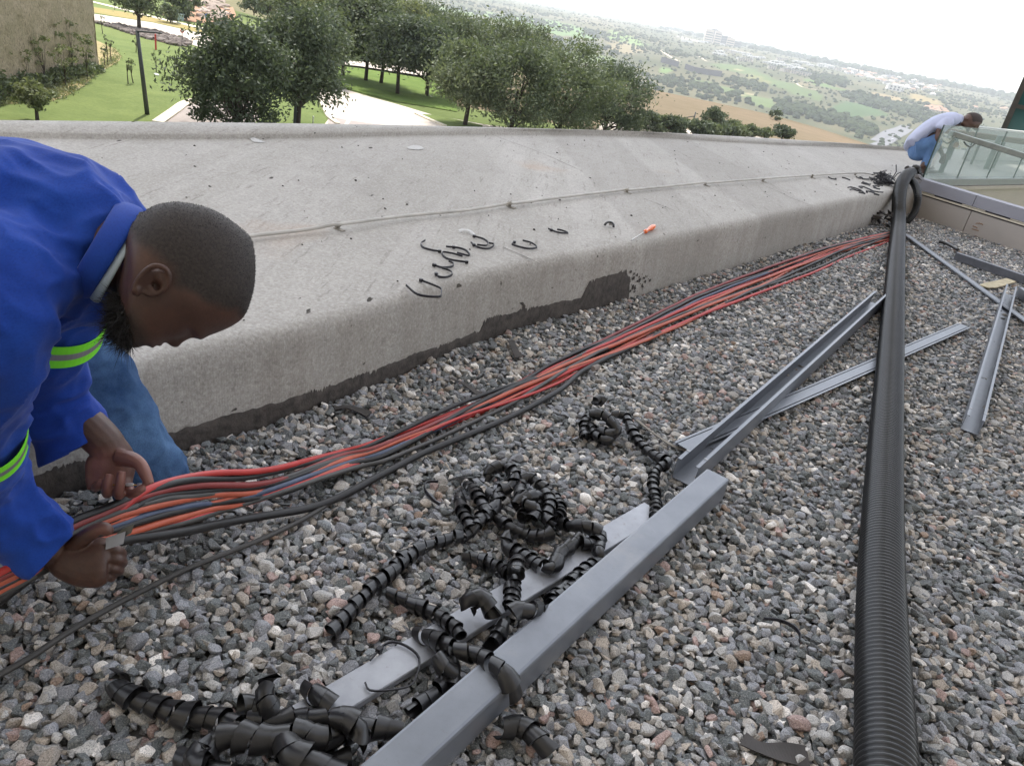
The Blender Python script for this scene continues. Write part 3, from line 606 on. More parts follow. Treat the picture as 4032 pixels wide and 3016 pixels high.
farties=[[(45,440),(100,470),(190,485)],[(285,450),(350,465),(425,495)],[(525,435),(580,462),(650,465)],[(590,440),(640,455)],[(640,475),(700,480),(760,480)],[(755,445),(830,470),(900,490)],[(770,480),(860,500),(940,505)],[(820,455),(900,485)],[(885,430),(960,440),(1000,460)],[(900,440),(980,465),(1040,480)],[(620,545),(700,565),(790,570)],[(640,525),(700,550)],[(700,545),(760,575),(765,590)],[(830,530),(900,555),(1000,560)],[(840,550),(920,580),(1000,595)],[(870,525),(960,550)],[(820,595),(880,600),(940,610)],[(830,620),(900,645),(950,655)],[(840,600),(880,635)],[(385,625),(440,620),(540,645),(625,680)],[(425,665),(470,655),(560,680),(645,695)],[(575,710),(640,722),(690,735)],[(645,695),(670,720),(690,735)],[(575,605),(610,630),(645,635)],[(580,605),(660,612),(760,655)],[(765,655),(830,685),(920,705)],[(780,670),(850,700)],[(700,685),(780,700),(860,730),(935,760)],[(700,705),(735,715)],[(840,740),(935,760)],[(920,705),(1005,710)]]
for k,p in enumerate(farties): tie(TF(p),'black cable tie offcut in the litter beside the pipe end',z=DZ+.003,w=.011,group='cable tie offcuts beside the far end of the pipe')
tie(A1([(682,650),(620,655),(615,695),(655,745),(690,768)]),'cable tie arched on the gravel left of the spiral tangle',.012,None,group='cable ties dropped on the gravel')
tie(A2([(1280,445),(1350,372),(1420,375),(1490,430),(1480,510),(1440,560),(1290,577),(1258,542)]),'thin cable tie bent around the pale steel lid',.032,2,w=.005,group='cable ties dropped on the gravel')
tie(crop(2600,1950,.6474,[(625,755),(720,767),(800,803),(843,850),(845,895)]),'lone cable tie arched on the gravel near the pipe',.014,None,group='cable ties dropped on the gravel')
# ---------------------------------------------------------------- tools and scraps on the parapet
sx0,sx1=P(2485,947,DZ+.012),P(2538,914,DZ+.014); sh=P(2568,897,DZ+.017); d=unit(sx1-sx0)
rt=empty('screwdriver',sx0,'small screwdriver with a clear orange handle lying near the kerb edge','screwdriver')
mb=MB(); mb.tube([sx0,sx0+d*.01,sx1+d*.01],[.0028,.0034,.0034],8); mb.build('shaft',simple('chrome',lin(170,168,165),.3,.8),rt,True)
hL=np.linalg.norm(sh-sx1)*1.5; mb=MB(); f=np.array([0,.06,.12,.2,.3,.45,.6,.78,.9,.97,1.]); rr=np.array([.006,.011,.0125,.0095,.0085,.0105,.0135,.0145,.013,.010,.004]); mb.tube([sx1+d*hL*q for q in f],rr,8)
t=NT('orange_acetate'); t.set(lin(250,122,40),.25); t.b.inputs['Transmission Weight'].default_value=.35; mb.build('handle',t.m,rt,True)
cl=P(2400,893,DZ+.004); mb=MB(); rt=empty('cable_clip',cl,'small black cable clip with a pale foot left of the screwdriver','clip')
mb.tube(spl([cl+np.array(q) for q in [(-.028,-.012,0.006),(-.022,-.002,.016),(-.008,.008,.022),(.008,.008,.022),(.018,-.004,.016),(.020,-.016,.006)]],16),.007,8,sq=.7); mb.build('saddle',M_BLK,rt,True)
mb=MB(); mb.box(cl+np.array([.005,.014,.016]),(.011,.005,.012),bev=.002); mb.build('foot',simple('pale_clip',lin(190,190,190),.6),rt)
t=NT('clear_film'); t.set(lin(215,215,215),.3); t.b.inputs['Alpha'].default_value=.5; 
def smear(name,pts,z,label,cat,m,h=.006):
    q=np.array([P(x,y,z) for x,y in pts]); c=q.mean(0); V=[c+np.array([0,0,h])]; n=len(q); V+=list(q*.5+c*.5+np.array([[0,0,h*R_.uniform(.3,1)] for _ in q])); V+=list(q)
    Fs=[(0,1+i,1+(i+1)%n) for i in range(n)]+[(1+i,1+n+i,1+n+(i+1)%n,1+(i+1)%n) for i in range(n)]
    return mk(name,V,Fs,m,smooth=True,label=label,cat=cat)
smear('plastic_scrap',T5([(560,378),(580,370),(630,375),(665,390),(690,420),(680,432),(655,415),(610,400),(570,395)]),DZ+.002,'crumpled clear plastic scrap beside the cable ties','plastic scrap',t.m,.012)
M_WH=simple('white_sealant',lin(178,176,173),.8,var=.15,scale=60)
smear('sealant_smear',crop(0,0,.589,[(1635,885),(1660,882),(1690,910),(1700,930),(1740,940),(1772,950),(1740,955),(1690,948),(1665,925)]),DZ+.003,'white sealant smear below the upstand behind the worker','sealant smear',M_WH,.004)
smear('sealant_smear',crop(1200,0,.589,[(680,985),(720,972),(770,975),(800,995),(760,1003),(700,998)]),DZ+.003,'faint white sealant smear on the middle of the parapet','sealant smear',M_WH,.003)
# ---------------------------------------------------------------- grey conductor clipped along the parapet
wire=[(-500,1085),(100,1025),(500,985),(860,948),(980,930),(1200,905),(1315,884),(1345,882),(1600,850),(1826,829),(1989,804),(2010,798),(2040,799),(2250,772),(2440,750),(2470,746),(2500,747),(2700,727),(2777,719),(2800,720),(3006,704),(3199,691),(3369,682),(3435,688),(3502,710),(3560,735)]
zs=[DZ+.020+(.012 if i in(6,7,11,15,18,20,22) else 0) for i in range(len(wire))]
ct=empty('conductor_cable',P(2010,800,DZ),'grey conductor cable clipped along the top of the parapet','conductor')
mb=MB(); c=resamp(spl([P(x,y,q) for (x,y),q in zip(wire,zs)],300),.03); mb.tube(c,.0082,8); mb.build('cable_run',simple('weathered_aluminium',lin(178,174,168),.6,.1,var=.2,scale=8),ct,True)
for i,(x,y) in enumerate([(1330,884),(2008,800),(2470,747),(2780,720),(3006,706),(3199,692),(3369,684)]):
    p=P(x,y,DZ+.02); dr=unit(P(x+20,y-3,DZ+.02)-p); sd=np.cross([0,0,1.],dr); mb=MB()
    mb.box(p+np.array([0,0,-.018])-sd*.012,(.011,.026,.002),(dr,sd,(0,0,1)),bev=.0005); mb.box(p+np.array([0,0,-.009]),(.008,.006,.009),(dr,sd,(0,0,1)),bev=.001); mb.tube([p-dr*.012,p+dr*.012],.0118,8)
    mb.build('cable_clip',simple('clip_metal_%d'%i,lin(140,134,124),.7,.1),ct)
# ---------------------------------------------------------------- rubber strips half buried in the gravel, black foil at the kerb foot
M_RUB=simple('old_rubber',lin(62,58,56),.8,var=.3)
def strip(name,pts,z,w,label,cat='rubber strip',m=None,curl=.3):
    c=pixpath(pts,z,24); T=np.gradient(c,axis=0); Nn=np.stack([-T[:,1],T[:,0],0*T[:,0]],1);Nn/=np.linalg.norm(Nn,axis=1)[:,None]; ww=w*(1+.2*vnoise(c,14))[:,None]; u=np.array([0,0,1.]); k=curl*w*np.sin(np.linspace(0,5,24))[:,None]
    mb=MB(); mb.rings([np.array(v) for v in zip(c-Nn*ww+u*k,c+Nn*ww-u*k*.3,c+Nn*ww-u*(k*.3-.003),c-Nn*ww+u*(k+.003))]); return mb.build(name,m or M_RUB,smooth=False,label=label,cat=cat)
strip('rubber_strip',A1([(745,115),(820,150),(880,190),(950,225)]),.012,.010,'dark rubber strip half buried between kerb and cables')
strip('rubber_strip',A1([(150,270),(220,268),(290,285),(330,300)]),.010,.014,'dark rubber shred at the foot of the flashing')
strip('rubber_strip',T5([(940,1180),(955,1215),(975,1260),(1000,1300)]),.022,.016,'ribbed black rubber scrap under the broken flashing')
strip('rubber_strip',[(2500,2080),(2540,2120),(2600,2150)],-.03,.006,'thin buried rubber tail beside the trunking')
strip('rope_scrap',A1([(1700,330),(1760,380),(1830,430),(1890,465),(1950,485)]),.012,.006,'frayed grey rope tail beside the far spiral curl','rope',simple('rope_grey',lin(120,114,106),.9))
strip('rubber_strip',crop(2600,1950,.6474,[(500,1480),(580,1530),(680,1560),(800,1570),(900,1590)]),.007,.022,'flat dark rubber piece at the bottom edge left of the pipe')
# ---------------------------------------------------------------- tangle at the end of the pipe
rt=None
for i,(px,d,R,lab) in enumerate([([(1380,300),(1400,270),(1440,290),(1480,320),(1530,330)],7.75,.03,'torn grey spiral wrap standing on the pipe mouth'),([(1490,330),(1540,260),(1600,280),(1620,330),(1560,400)],7.85,.03,'dark spiral wrap looped over the pipe mouth'),([(1460,470),(1520,440),(1590,430),(1640,470),(1600,510),(1530,520)],7.7,.032,'dark spiral wrap heaped where hose meets wall'),([(1560,300),(1600,350),(1650,420),(1690,440)],8.,.03,'dark spiral wrap trailing towards the glass panel')]):
    q=TF(px); path=[D(x,y,d) for x,y in q]; PP=P; 
    globals()['P']=lambda x,y,z,_m={tuple(a):b for a,b in zip(q,path)}:_m[(x,y)]
    o=spiral(q,0,R,R*1.9,R*1.5,lab,None,50+i); globals()['P']=PP
    if i in(0,2): o.data.materials[0]=simple('dusty_grey_plastic',lin(112,110,112),.6,var=.4,scale=40)
mb=MB()
for k in range(34):
    c0_=np.array([P(3490,725,DZ+.01),P(3478,705,DZ+.02),P(3470,722,DZ+.01)][k%3]); a=R_.uniform(0,6.28); pts=[c0_+np.array([R_.gauss(0,.05),R_.gauss(0,.05),abs(R_.gauss(0,.04))]) for _ in range(4)]; mb.tube(spl(pts,12),.0035,4)
for px in ([(1150,480),(1200,400),(1235,340),(1232,220)],[(1180,470),(1250,380),(1315,350)],[(1090,480),(1130,430),(1155,410)],[(970,725),(990,830),(1015,960)]):
    mb.tube([D(x,y,7.5) for x,y in TF(px)],.005,5)
mb.build('cable_tie_heap',M_TIE,label='tangled heap of black cable ties against the pipe bend',cat='cable tie heap',kind='stuff')
mb=MB(); c0_=P(3475,885,.02)
for k in range(40):
    p=c0_+np.array([R_.uniform(-.22,.12),R_.uniform(-.05,.12),R_.uniform(0,.09)]); a=R_.uniform(.015,.04); V=[p+np.array([R_.gauss(0,a),R_.gauss(0,a),R_.gauss(0,a*.5)]) for _ in range(4)]; mb.add(V,[(0,1,2),(0,2,3),(0,3,1),(1,3,2)])
mb.build('rubber_debris',M_RUB,label='crumpled black rubber debris at the kerb foot behind the pipe',cat='debris',kind='stuff')
# ---------------------------------------------------------------- the worker in blue at the kerb
t=NT('dark_skin'); msk=t.attr('hairmask','Fac'); pal=t.attr('palm','Fac'); n=t.noise(22,4,.6); n2=t.noise(260,3,.6)
c=t.mix(t.ramp(n,[(.3,0.),(.7,1.)]),lin(66,45,38),lin(84,58,48)); c=t.mix(t.ramp(t.noise(90,4,.7),[(.35,.25),(.6,0.)]),c,lin(46,31,27)); c=t.mix(pal,c,lin(140,96,86)); c=t.mix(msk,c,t.mix(t.ramp(n2,[(.35,0.),(.65,1.)]),lin(36,30,28),lin(56,49,45)))
t.set(c,t.mix(msk,(.45,)*3,(.7,)*3),0,.45); t.bump(n2,.25,.0015); M_SKIN=t.m
t=NT('blue_drill'); n=t.noise(6,4,.6); c=t.mix(t.ramp(n,[(.3,0.),(.7,1.)]),lin(20,54,138),lin(28,70,160)); tw=t.noise(420,2,.5,stretch=(1,.5,1)); c=t.mix(t.ramp(tw,[(.3,.3),(.6,0.)]),c,lin(14,36,104)); t.set(c,.85,0,.25); t.bump(tw,.2,.001); t.b.inputs['Sheen Weight'].default_value=.08; M_BLUE=t.m
t=NT('denim'); n=t.noise(7,5,.65); c=t.mix(t.ramp(n,[(.3,0.),(.7,1.)]),lin(38,64,100),lin(84,114,150)); tw=t.noise(500,2,.5,stretch=(1,1,.4)); c=t.mix(t.ramp(tw,[(.3,.35),(.6,0.)]),c,lin(28,44,72)); t.set(c,.9,0,.2); M_DEN=t.m
M_LIME=simple('lime_tape',lin(128,232,50),.5,var=.08); M_REFL=simple('reflective_tape',lin(150,150,156),.3,.5,var=.1); M_SHIRT=simple('pale_shirt',lin(176,192,200),.85,var=.08)
man=empty('person',P(620,1880,0),'man in royal blue work jacket and jeans bending over the cables at the kerb','person')
# head: px offsets (h towards the crown, f towards the face) around the ear, in a plane facing the camera
HD0=1.08; O=D(595,1124,HD0); NV=unit(O-EYE)
def PL(px,py,o=None,n=None):
    o=O if o is None else o; r=ray(px,py); n=NV if n is None else n; return EYE+r*(((o-EYE)@n)/(r@n))
def HP(h,f,y): return PL(595+.94*h+.34*f,1124-.34*h+.94*f)+y*NV
hs =[431,425,409,374,340,300,250,211,160,113, 80, 43,  0,-40,-68,-110,-150,-185,-205]
ff =[-25,15,70,150,198,244,258,262,263,261,244,232,228,226,226, 210, 203, 170, 120]
bb =[-40,-60,-88,-142,-184,-222,-250,-273,-286,-290,-284,-270,-250,-200,-130,-60,10, 60, 90]
ww =[ 12,52,92,140,168,188,203,210,213,213,210,205,198,188,176, 158, 118, 70, 30]
hh=np.r_[-205+30*np.linspace(0,1,10)[:-1]**2,np.linspace(-175,372,86),431.5-59.5*(1-np.linspace(0,1,22)[1:])**2]; fi=np.interp(hh,hs[::-1],ff[::-1]);bi=np.interp(hh,hs[::-1],bb[::-1]);wi=np.interp(hh,hs[::-1],ww[::-1])
sm=lambda a:np.convolve(np.pad(a,3,'edge'),np.ones(7)/7,'valid')
fi,bi,wi=sm(fi),sm(bi),sm(wi)*HD0/F*1.0
an=np.linspace(0,2*np.pi,72,endpoint=False); rings=[]
gs=lambda x,m,s:np.exp(-((x-m)/s)**2)
for h,f,b,w in zip(hh,fi,bi,wi):
    cph=np.cos(an); sg=np.sign(cph)*np.abs(cph)**np.where(cph>0,.8,.95)
    fx=(f+b)/2+(f-b)/2*sg; yy=w*np.sign(np.sin(an))*np.abs(np.sin(an))**.92
    fr=np.clip(cph,0,1)**.5
    nose=np.interp(h,[-22,-10,5,18,40,75,95],[0,22,34,36,22,6,0])*np.exp(-(yy/(.0115 if h>20 else .0165))**2)
    brow=9*gs(h,112,20)*np.exp(-(yy/.045)**4); eye=-20*gs(h,76,17)*(gs(yy,.031,.015)+gs(yy,-.031,.015)); lid=9*gs(h,70,9)*(gs(yy,.031,.011)+gs(yy,-.031,.011))
    lips=(13*gs(h,-46,11)+14*gs(h,-76,12)-6*gs(h,-61,5))*np.exp(-(yy/.022)**2); chin=8*gs(h,-140,24)*np.exp(-(yy/.024)**2)
    cheek=8*gs(h,30,40)*(gs(yy,.045,.02)+gs(yy,-.045,.02))
    fx=fx+fr*(nose+brow+eye+lid+lips+chin+cheek)
    rings.append(np.array([HP(h,a,y) for a,y in zip(fx,yy)]))
mb=MB(); mb.rings(rings)
# ears
for sgn in(-1,1):
    ew=lambda h,f,y:HP(h,f,sgn*(.073+y))
    hel=[ew(-30,18,.004),ew(-8,34,.006),ew(25,34,.010),ew(58,18,.014),ew(74,-14,.018),ew(66,-44,.021),ew(36,-62,.021),ew(2,-58,.018),ew(-34,-38,.013),ew(-62,-12,.008),ew(-66,6,.006),ew(-50,16,.004)]
    mb.tube(spl(hel,40),.0042,8)
    mb.tube(spl([ew(50,-12,.010),ew(38,-34,.013),ew(8,-38,.013),ew(-24,-22,.010)],16),.0034,8)
    mb.ball(ew(-56,-4,.008),.0062,10,8); mb.ball(ew(-4,16,.006),.0048,8,6)
    plate=[ew(h,f,.006) for h,f in[(55,10),(66,-20),(50,-48),(10,-52),(-30,-34),(-56,-10),(-40,12),(0,26)]]
    mb.tube(spl([ew(52,-16,.006),ew(20,-24,.006),(ew(-20,-16,.005)),ew(-50,-6,.004)],10),[.010,.0135,.011,.006,.006,.006,.006,.006,.006,.006][:10],8)
# neck into the shoulders
mb.loft([(D(700,1040,1.085),.045,.030),(D(610,1020,1.09),.066,.050),(D(500,1008,1.11),.060,.056),(D(380,1000,1.13),.056,.056),(D(250,1000,1.15),.10,.13),(D(50,980,1.16),.11,.13),(D(-300,1020,1.22),.11,.12)],20)
# far (left) arm and hand: palm towards the camera, fingers curled up
L4=lambda x,y,d:D(.3928*x,1750+.3928*y,d)
mb.loft([(D(270,1030,1.28),.05,.05),(D(190,1320,1.38),.045,.045),(D(190,1520,1.46),.042,.042),(L4(1000,-70,1.495),.036,.034),(L4(1085,30,1.50),.034,.026),(L4(1110,110,1.505),.042,.024),(L4(1110,220,1.505),.045,.021),(L4(1100,330,1.505),.043,.019),(L4(1105,430,1.50),.040,.016)],16)
FG=lambda pts,rr:mb.tube(spl([L4(*p) for p in pts],18),np.interp(np.linspace(0,1,18),np.linspace(0,1,len(rr)),rr)*.93,10)
FG([(1210,420,1.500),(1195,505,1.492),(1192,470,1.462),(1205,370,1.452),(1222,268,1.455)],[.0105,.0108,.0104,.0098,.0088])
FG([(1090,410,1.500),(1075,490,1.492),(1072,460,1.462),(1082,380,1.454),(1096,298,1.458)],[.0105,.0106,.0102,.0095,.0084])
FG([(985,380,1.500),(960,430,1.492),(972,420,1.466),(1000,390,1.458),(1020,350,1.460)],[.0098,.0098,.0092,.0085,.0074])
FG([(1290,400,1.500),(1300,480,1.492),(1340,490,1.470),(1400,455,1.462),(1450,425,1.464)],[.0105,.0106,.0100,.0094,.0084])
FG([(1200,130,1.492),(1310,150,1.480),(1400,195,1.472),(1455,290,1.466),(1502,400,1.466)],[.018,.0175,.0135,.0128,.0096])
# near (right) arm and fist round the knife
mb.loft([(D(20,1090,1.0),.055,.05),(D(-60,1350,1.0),.048,.048),(D(-150,1650,1.12),.045,.045),(D(-110,1900,1.25),.045,.045),(D(60,2090,1.34),.040,.038),(L4(560,1060,1.375),.034,.029),(L4(700,1130,1.38),.040,.028),(L4(860,1180,1.382),.044,.028),(L4(1010,1180,1.384),.045,.025),(L4(1095,1180,1.388),.037,.018)],16)
FG([(1080,1040,1.385),(1170,1060,1.392),(1222,1100,1.410),(1180,1110,1.432),(1090,1090,1.435)],[.0105,.0108,.0102,.0095,.0085])
FG([(1080,1130,1.385),(1180,1150,1.392),(1228,1185,1.412),(1170,1190,1.436),(1080,1170,1.438)],[.0105,.0110,.0102,.0095,.0085])
FG([(1060,1220,1.385),(1150,1245,1.392),(1195,1270,1.412),(1140,1260,1.434),(1060,1240,1.436)],[.0105,.0106,.0100,.0092,.0082])
FG([(1010,1295,1.385),(1090,1325,1.394),(1120,1335,1.410),(1080,1315,1.428),(1020,1295,1.430)],[.0095,.0096,.0090,.0084,.0075])
FG([(730,1010,1.372),(850,930,1.362),(965,855,1.356),(1055,840,1.356),(1098,890,1.362)],[.016,.0155,.0132,.0125,.010])
BV,BF,BN=remesh(mb,.0023,4,.5)
rel=BV-O
# local px coordinates of every vertex for masks
px,py,_=proj(BV); dx,dy=px-595,py-1124; hv=.94*dx-.34*dy; fv=.34*dx+.94*dy; lat=rel@NV
hair=np.clip((hv-np.interp(fv,[-330,-290,-120,-40,30,120,200,260,300],[-60,-60,20,75,75,150,240,310,340]))/55+.35*vnoise(BV,60,3),0,1)*(hv>-90)*(px>430)
hair=np.maximum(hair,np.clip((-60-hv)/50,0,1)*np.clip((fv-20+ (hv+60)*.2)/60,0,1)*(px>380)*(py<1500)*.8)
ss_=lambda x:np.clip(x,0,1)**2*(3-2*np.clip(x,0,1))
palm=ss_((1.525-proj(BV)[2])/.04)*ss_((py-1730)/90)*(px>320)*(py<2010)*.8
palm=np.maximum(palm,ss_(1-np.hypot((px-395)/70,(py-2090)/50))*.5)
body=mk('body',BV,BF,M_SKIN,man,True,attrs={'hairmask':hair,'palm':palm})
# stubble and beard as fine strands
def strands(name,base,nrm,length,width,jit,col,curl=0.):
    V=[];Fs=[];k=0
    for b,nn in zip(base,nrm):
        d=unit(nn+NR.normal(0,jit,3)); L=length*NR.uniform(.5,1.2); s=unit(np.cross(d,NR.normal(size=3)))*width; c=NR.normal(0,curl,3)*L
        q=[b-d*.0006,b+d*L*.5+c*.4,b+d*L+c]
        V+= [q[0]-s,q[0]+s,q[1]-s*.8,q[1]+s*.8,q[2]]; Fs+= [(k,k+1,k+3,k+2),(k+2,k+3,k+4)]; k+=5
    return mk(name,V,Fs,col,man)
M_HAIR=simple('black_hair',lin(20,17,16),.7,var=.3)
cand=np.where((hair>NR.uniform(0,1,len(hair)))&(hair>.1)&(hv>-60))[0]; cand=NR.choice(cand,min(9000,len(cand)),replace=False); strands('hair',BV[cand],BN[cand],.0022,.00022,.5,M_HAIR)
bm_=np.where((hv<-128)&(hv>-290)&(fv>-20)&(fv<250)&(px>380)&(px<520)&(py>1130)&(py<1420))[0]
bs=NR.choice(bm_,5200); dn=unit(HP(-260,60,0)-HP(0,-10,0)); strands('beard',BV[bs],BN[bs]*.6+dn*.6,.017,.00042,.8,M_HAIR,.55)
# ---- jacket
JK=[(D(440,1000,1.125),.070,.058),(D(370,975,1.13),.096,.088),(D(250,962,1.15),.130,.150),(D(60,965,1.16),.150,.20),(D(-250,1010,1.22),.165,.19),(D(-600,1110,1.36),.16,.18),(D(-760,1230,1.46),.15,.17)]
LS=[(D(330,1000,1.22),.070,.07),(D(240,1140,1.31),.078,.08),(D(180,1320,1.38),.074,.078),(D(172,1520,1.46),.073,.075),(D(240,1660,1.485),.070,.068),(D(308,1778,1.497),.068,.062)]
RS=[(D(190,1000,1.12),.085,.07),(D(60,1080,1.04),.085,.075),(D(-30,1190,1.0),.078,.075),(D(-75,1350,1.0),.075,.075),(D(-150,1650,1.12),.075,.075),(D(-110,1890,1.25),.075,.075),(D(60,2050,1.33),.067,.063),(D(150,2120,1.355),.060,.056),(D(222,2168,1.37),.049,.046)]
mb=MB(); mb.loft(JK,28,sub=8); mb.loft([(D(230,925,1.15),.098,.10),(D(330,965,1.135),.088,.088),(D(420,1000,1.122),.074,.078),(D(452,1012,1.118),.066,.07)],24,sub=6); mb.loft(LS,22,sub=8); mb.loft(RS,22,sub=8)
JV,JF,JN=remesh(mb,.006,16,.5)
ax=unit(D(430,968,1.125)-D(-250,1010,1.2)); along=(JV@ax)[:,None]; q=np.hstack([JV-along*ax+0*along,along])
cross=JV-along*ax
f1=vnoise(cross*np.array([1,1,1])+ax*along*.18,13,1); f2=vnoise(cross+ax*along*.3,27,2); f3=vnoise(JV,9,3)
ridge=(1-np.abs(f1))**2.2-.4; ridge2=(1-np.abs(f2))**2-.4
f4=vnoise(cross*1.+ax*along*.22,44,7); JV=JV+JN*(.017*ridge+.008*ridge2+.003*((1-np.abs(f4))**2-.4)+.006*f3)[:,None]
# hollow out the cuffs: drop the end faces of the sleeves
cw_=[(D(308,1778,1.497),unit(D(308,1778,1.497)-D(240,1660,1.485))),(D(222,2168,1.37),unit(D(222,2168,1.37)-D(150,2120,1.355)))]
kill=np.zeros(len(JV),bool)
for c_,dr in cw_: kill|=((JV-c_)@dr>-.006)&(np.linalg.norm(JV-c_,axis=1)<.085)&(np.linalg.norm(np.cross(JV-c_,dr),axis=1)<.20)
JF2=[f for f in JF if not all(kill[list(f)])]
used=np.zeros(len(JV),bool); used[[i for f in JF2 for i in f]]=True
for c_,dr in cw_:
    b=used&kill&(np.linalg.norm(JV-c_,axis=1)<.1); JV[b]-=(((JV[b]-c_)@dr)+.004)[:,None]*dr
jk=mk('jacket',JV,JF2,M_BLUE,man,True)
m=jk.modifiers.new('thick','SOLIDIFY'); m.thickness=.003; m.offset=-1
# collar, standing and folded
def collar(name,rows,mat,th):
    """rows: (centre, axis tilt px endpoints top/bottom, depth radius) """
    V=[]
    for (tx,ty),(bx,by),d,bd in rows:
        bd*=1.12; a=D(tx,ty,d);b=D(bx,by,d); c=(a+b)/2; e=(a-b)/2; w=unit(c-EYE); tt=np.linspace(0,2*np.pi,49)[:-1]
        V.append(c+np.cos(tt)[:,None]*e+np.sin(tt)[:,None]*w*bd)
    mb=MB(); mb.rings(V,cap=False); o=mb.build(name,mat,man,True); s=o.modifiers.new('thick','SOLIDIFY'); s.thickness=th; s.offset=0; u=o.modifiers.new('sub','SUBSURF'); u.levels=u.render_levels=1; return o
collar('collar',[((452,800),(250,1140),1.128,.094),((500,800),(285,1165),1.12,.090),((540,815),(335,1178),1.115,.087),((566,828),(356,1170),1.11,.082),((556,850),(362,1140),1.11,.076)],M_BLUE,.004)
collar('undershirt_collar',[((545,850),(350,1170),1.112,.074),((572,842),(374,1190),1.106,.074),((578,850),(396,1192),1.104,.070),((570,866),(392,1165),1.104,.066)],M_SHIRT,.003)
# reflective bands
def band(name,c0_,c1_,R,Rb,sk):
    t=unit(c1_-c0_); vw=unit(c0_-EYE); n1=unit(np.cross(t,vw));n2=np.cross(n1,t); tt=np.linspace(0,2*np.pi,65)[:-1]; root=None
    for k,(a,b,mt,nm) in enumerate([(0,.36,M_LIME,name),(.36,.64,M_REFL,'reflective_strip'),(.64,1,M_LIME,'lime_strip')]):
        V=[]
        for f in (a,(a+b)/2,b):
            c=c0_*(1-f)+c1_*f; V.append(c+(R*(1+.012*np.sin(5*tt))[:,None]*np.cos(tt)[:,None]*n1+Rb*(1+.012*np.sin(5*tt))[:,None]*np.sin(tt)[:,None]*n2)+t*sk*np.cos(tt)[:,None])
        mb=MB(); mb.rings(V,cap=False); o=mb.build(nm,mt,root or man,False); s=o.modifiers.new('thick','SOLIDIFY'); s.thickness=.0008; s.offset=1
        root=root or o
band('armband',D(212,1240,1.36),D(194,1322,1.385),.0855,.090,-.008)
band('armband',D(-150,1690,1.13),D(-140,1745,1.16),.084,.084,0.)
# jeans, shoe
mb=MB(); mb.loft([(D(-800,1290,1.50),.16,.17),(D(-450,1260,1.56),.13,.13),(D(-50,1230,1.63),.11,.11),(D(200,1290,1.67),.098,.10),(D(330,1450,1.70),.092,.092),(D(430,1620,1.73),.086,.084),(D(540,1790,1.765),.083,.080),(D(622,1930,1.795),.084,.080)],24,sub=8)
mb.loft([(D(-800,1290,1.50),.15,.16),(D(-420,1500,1.40),.12,.12),(D(-250,1800,1.40),.10,.10),(D(-330,2300,1.55),.08,.08),(D(-400,2700,1.62),.08,.08)],20,sub=6)
QV,QF,QN=remesh(mb,.007,5,.5); f1=vnoise(QV,16,5); f2=vnoise(QV,34,6); QV=QV+QN*(.010*((1-np.abs(f1))**2-.4)+.004*((1-np.abs(f2))**2-.4))[:,None]
mk('jeans',QV,QF,M_DEN,man,True)
fp=P(640,1945,0.0); mb=MB(); dr=unit(np.array([.55,-.5,0])); sd=np.cross([0,0,1.],dr)
V=[]
for f,w,h in [(-.09,.030,.07),(-.05,.040,.09),(.02,.042,.085),(.09,.046,.065),(.15,.044,.05),(.19,.026,.035)]:
    tt=np.linspace(0,2*np.pi,17)[:-1]; V.append(fp+dr*f+np.cos(tt)[:,None]*sd*w+np.maximum(-.0,np.sin(tt))[:,None]*np.array([0,0,h])+np.minimum(0,np.sin(tt))[:,None]*np.array([0,0,.01])+np.array([0,0,.012]))
mb.rings(V); mb.build('shoe',simple('worn_leather',lin(44,38,34),.6),man,True)
# ---- knife in the near hand, cable marker in the far hand
k0,k1=L4(1100,982,1.376),L4(1278,922,1.372); d=unit(k1-k0); w=unit(k1-EYE); u=unit(np.cross(d,w))
kn=empty('utility_knife',k0,'grey snap-off utility knife held in the near fist of the worker','knife')
mb=MB(); hwid=.0100
o=[(-.012,-hwid),(np.linalg.norm(k1-k0)-.012,-hwid),(np.linalg.norm(k1-k0),hwid),(-.004,hwid)]
A=[k0+d*x+u*y-w*.004 for x,y in o];B=[k0+d*x+u*y+w*.004 for x,y in o]; mb.rings([np.array(A),np.array(B)]); mb.build('handle',simple('knife_grey',lin(158,162,172),.4,.1),kn)
Lk=np.linalg.norm(k1-k0); sgn=1 if (proj(k0+u*.01)[1]<proj(k0)[1])[0] else -1
o=[(Lk-.045,sgn*.0075),(Lk+.016,sgn*.014),(Lk+.003,sgn*.001),(Lk-.02,sgn*-.004)]
bq=[L4(1165,898,1.374),L4(1235,842,1.373),L4(1348,793,1.372),L4(1316,888,1.373),L4(1255,920,1.374)]
mb=MB(); mb.rings([np.array([p-w*.0004 for p in bq]),np.array([p+w*.0004 for p in bq])]); mb.build('blade',simple('blade_steel',lin(96,96,92),.35,.6),kn)
mk_=empty('cable_marker',L4(1220,405,1.475),'small white marker sleeves on a yellow wire pinched in the far hand','cable marker')
for a,b in((1008,1060),(1262,1336),(1380,1430)):
    mb=MB(); mb.tube([L4(a,405,1.474),L4((a+b)/2,405,1.474),L4(b,405,1.474)],.0034,10); mb.build('sleeve',simple('white_sleeve',lin(200,198,205),.5),mk_,True)
mb=MB(); mb.tube([L4(1010,405,1.475),L4(1200,406,1.475),L4(1420,405,1.475)],.0010,6); mb.build('wire',simple('yellow_wire',lin(214,164,40),.5),mk_,True)
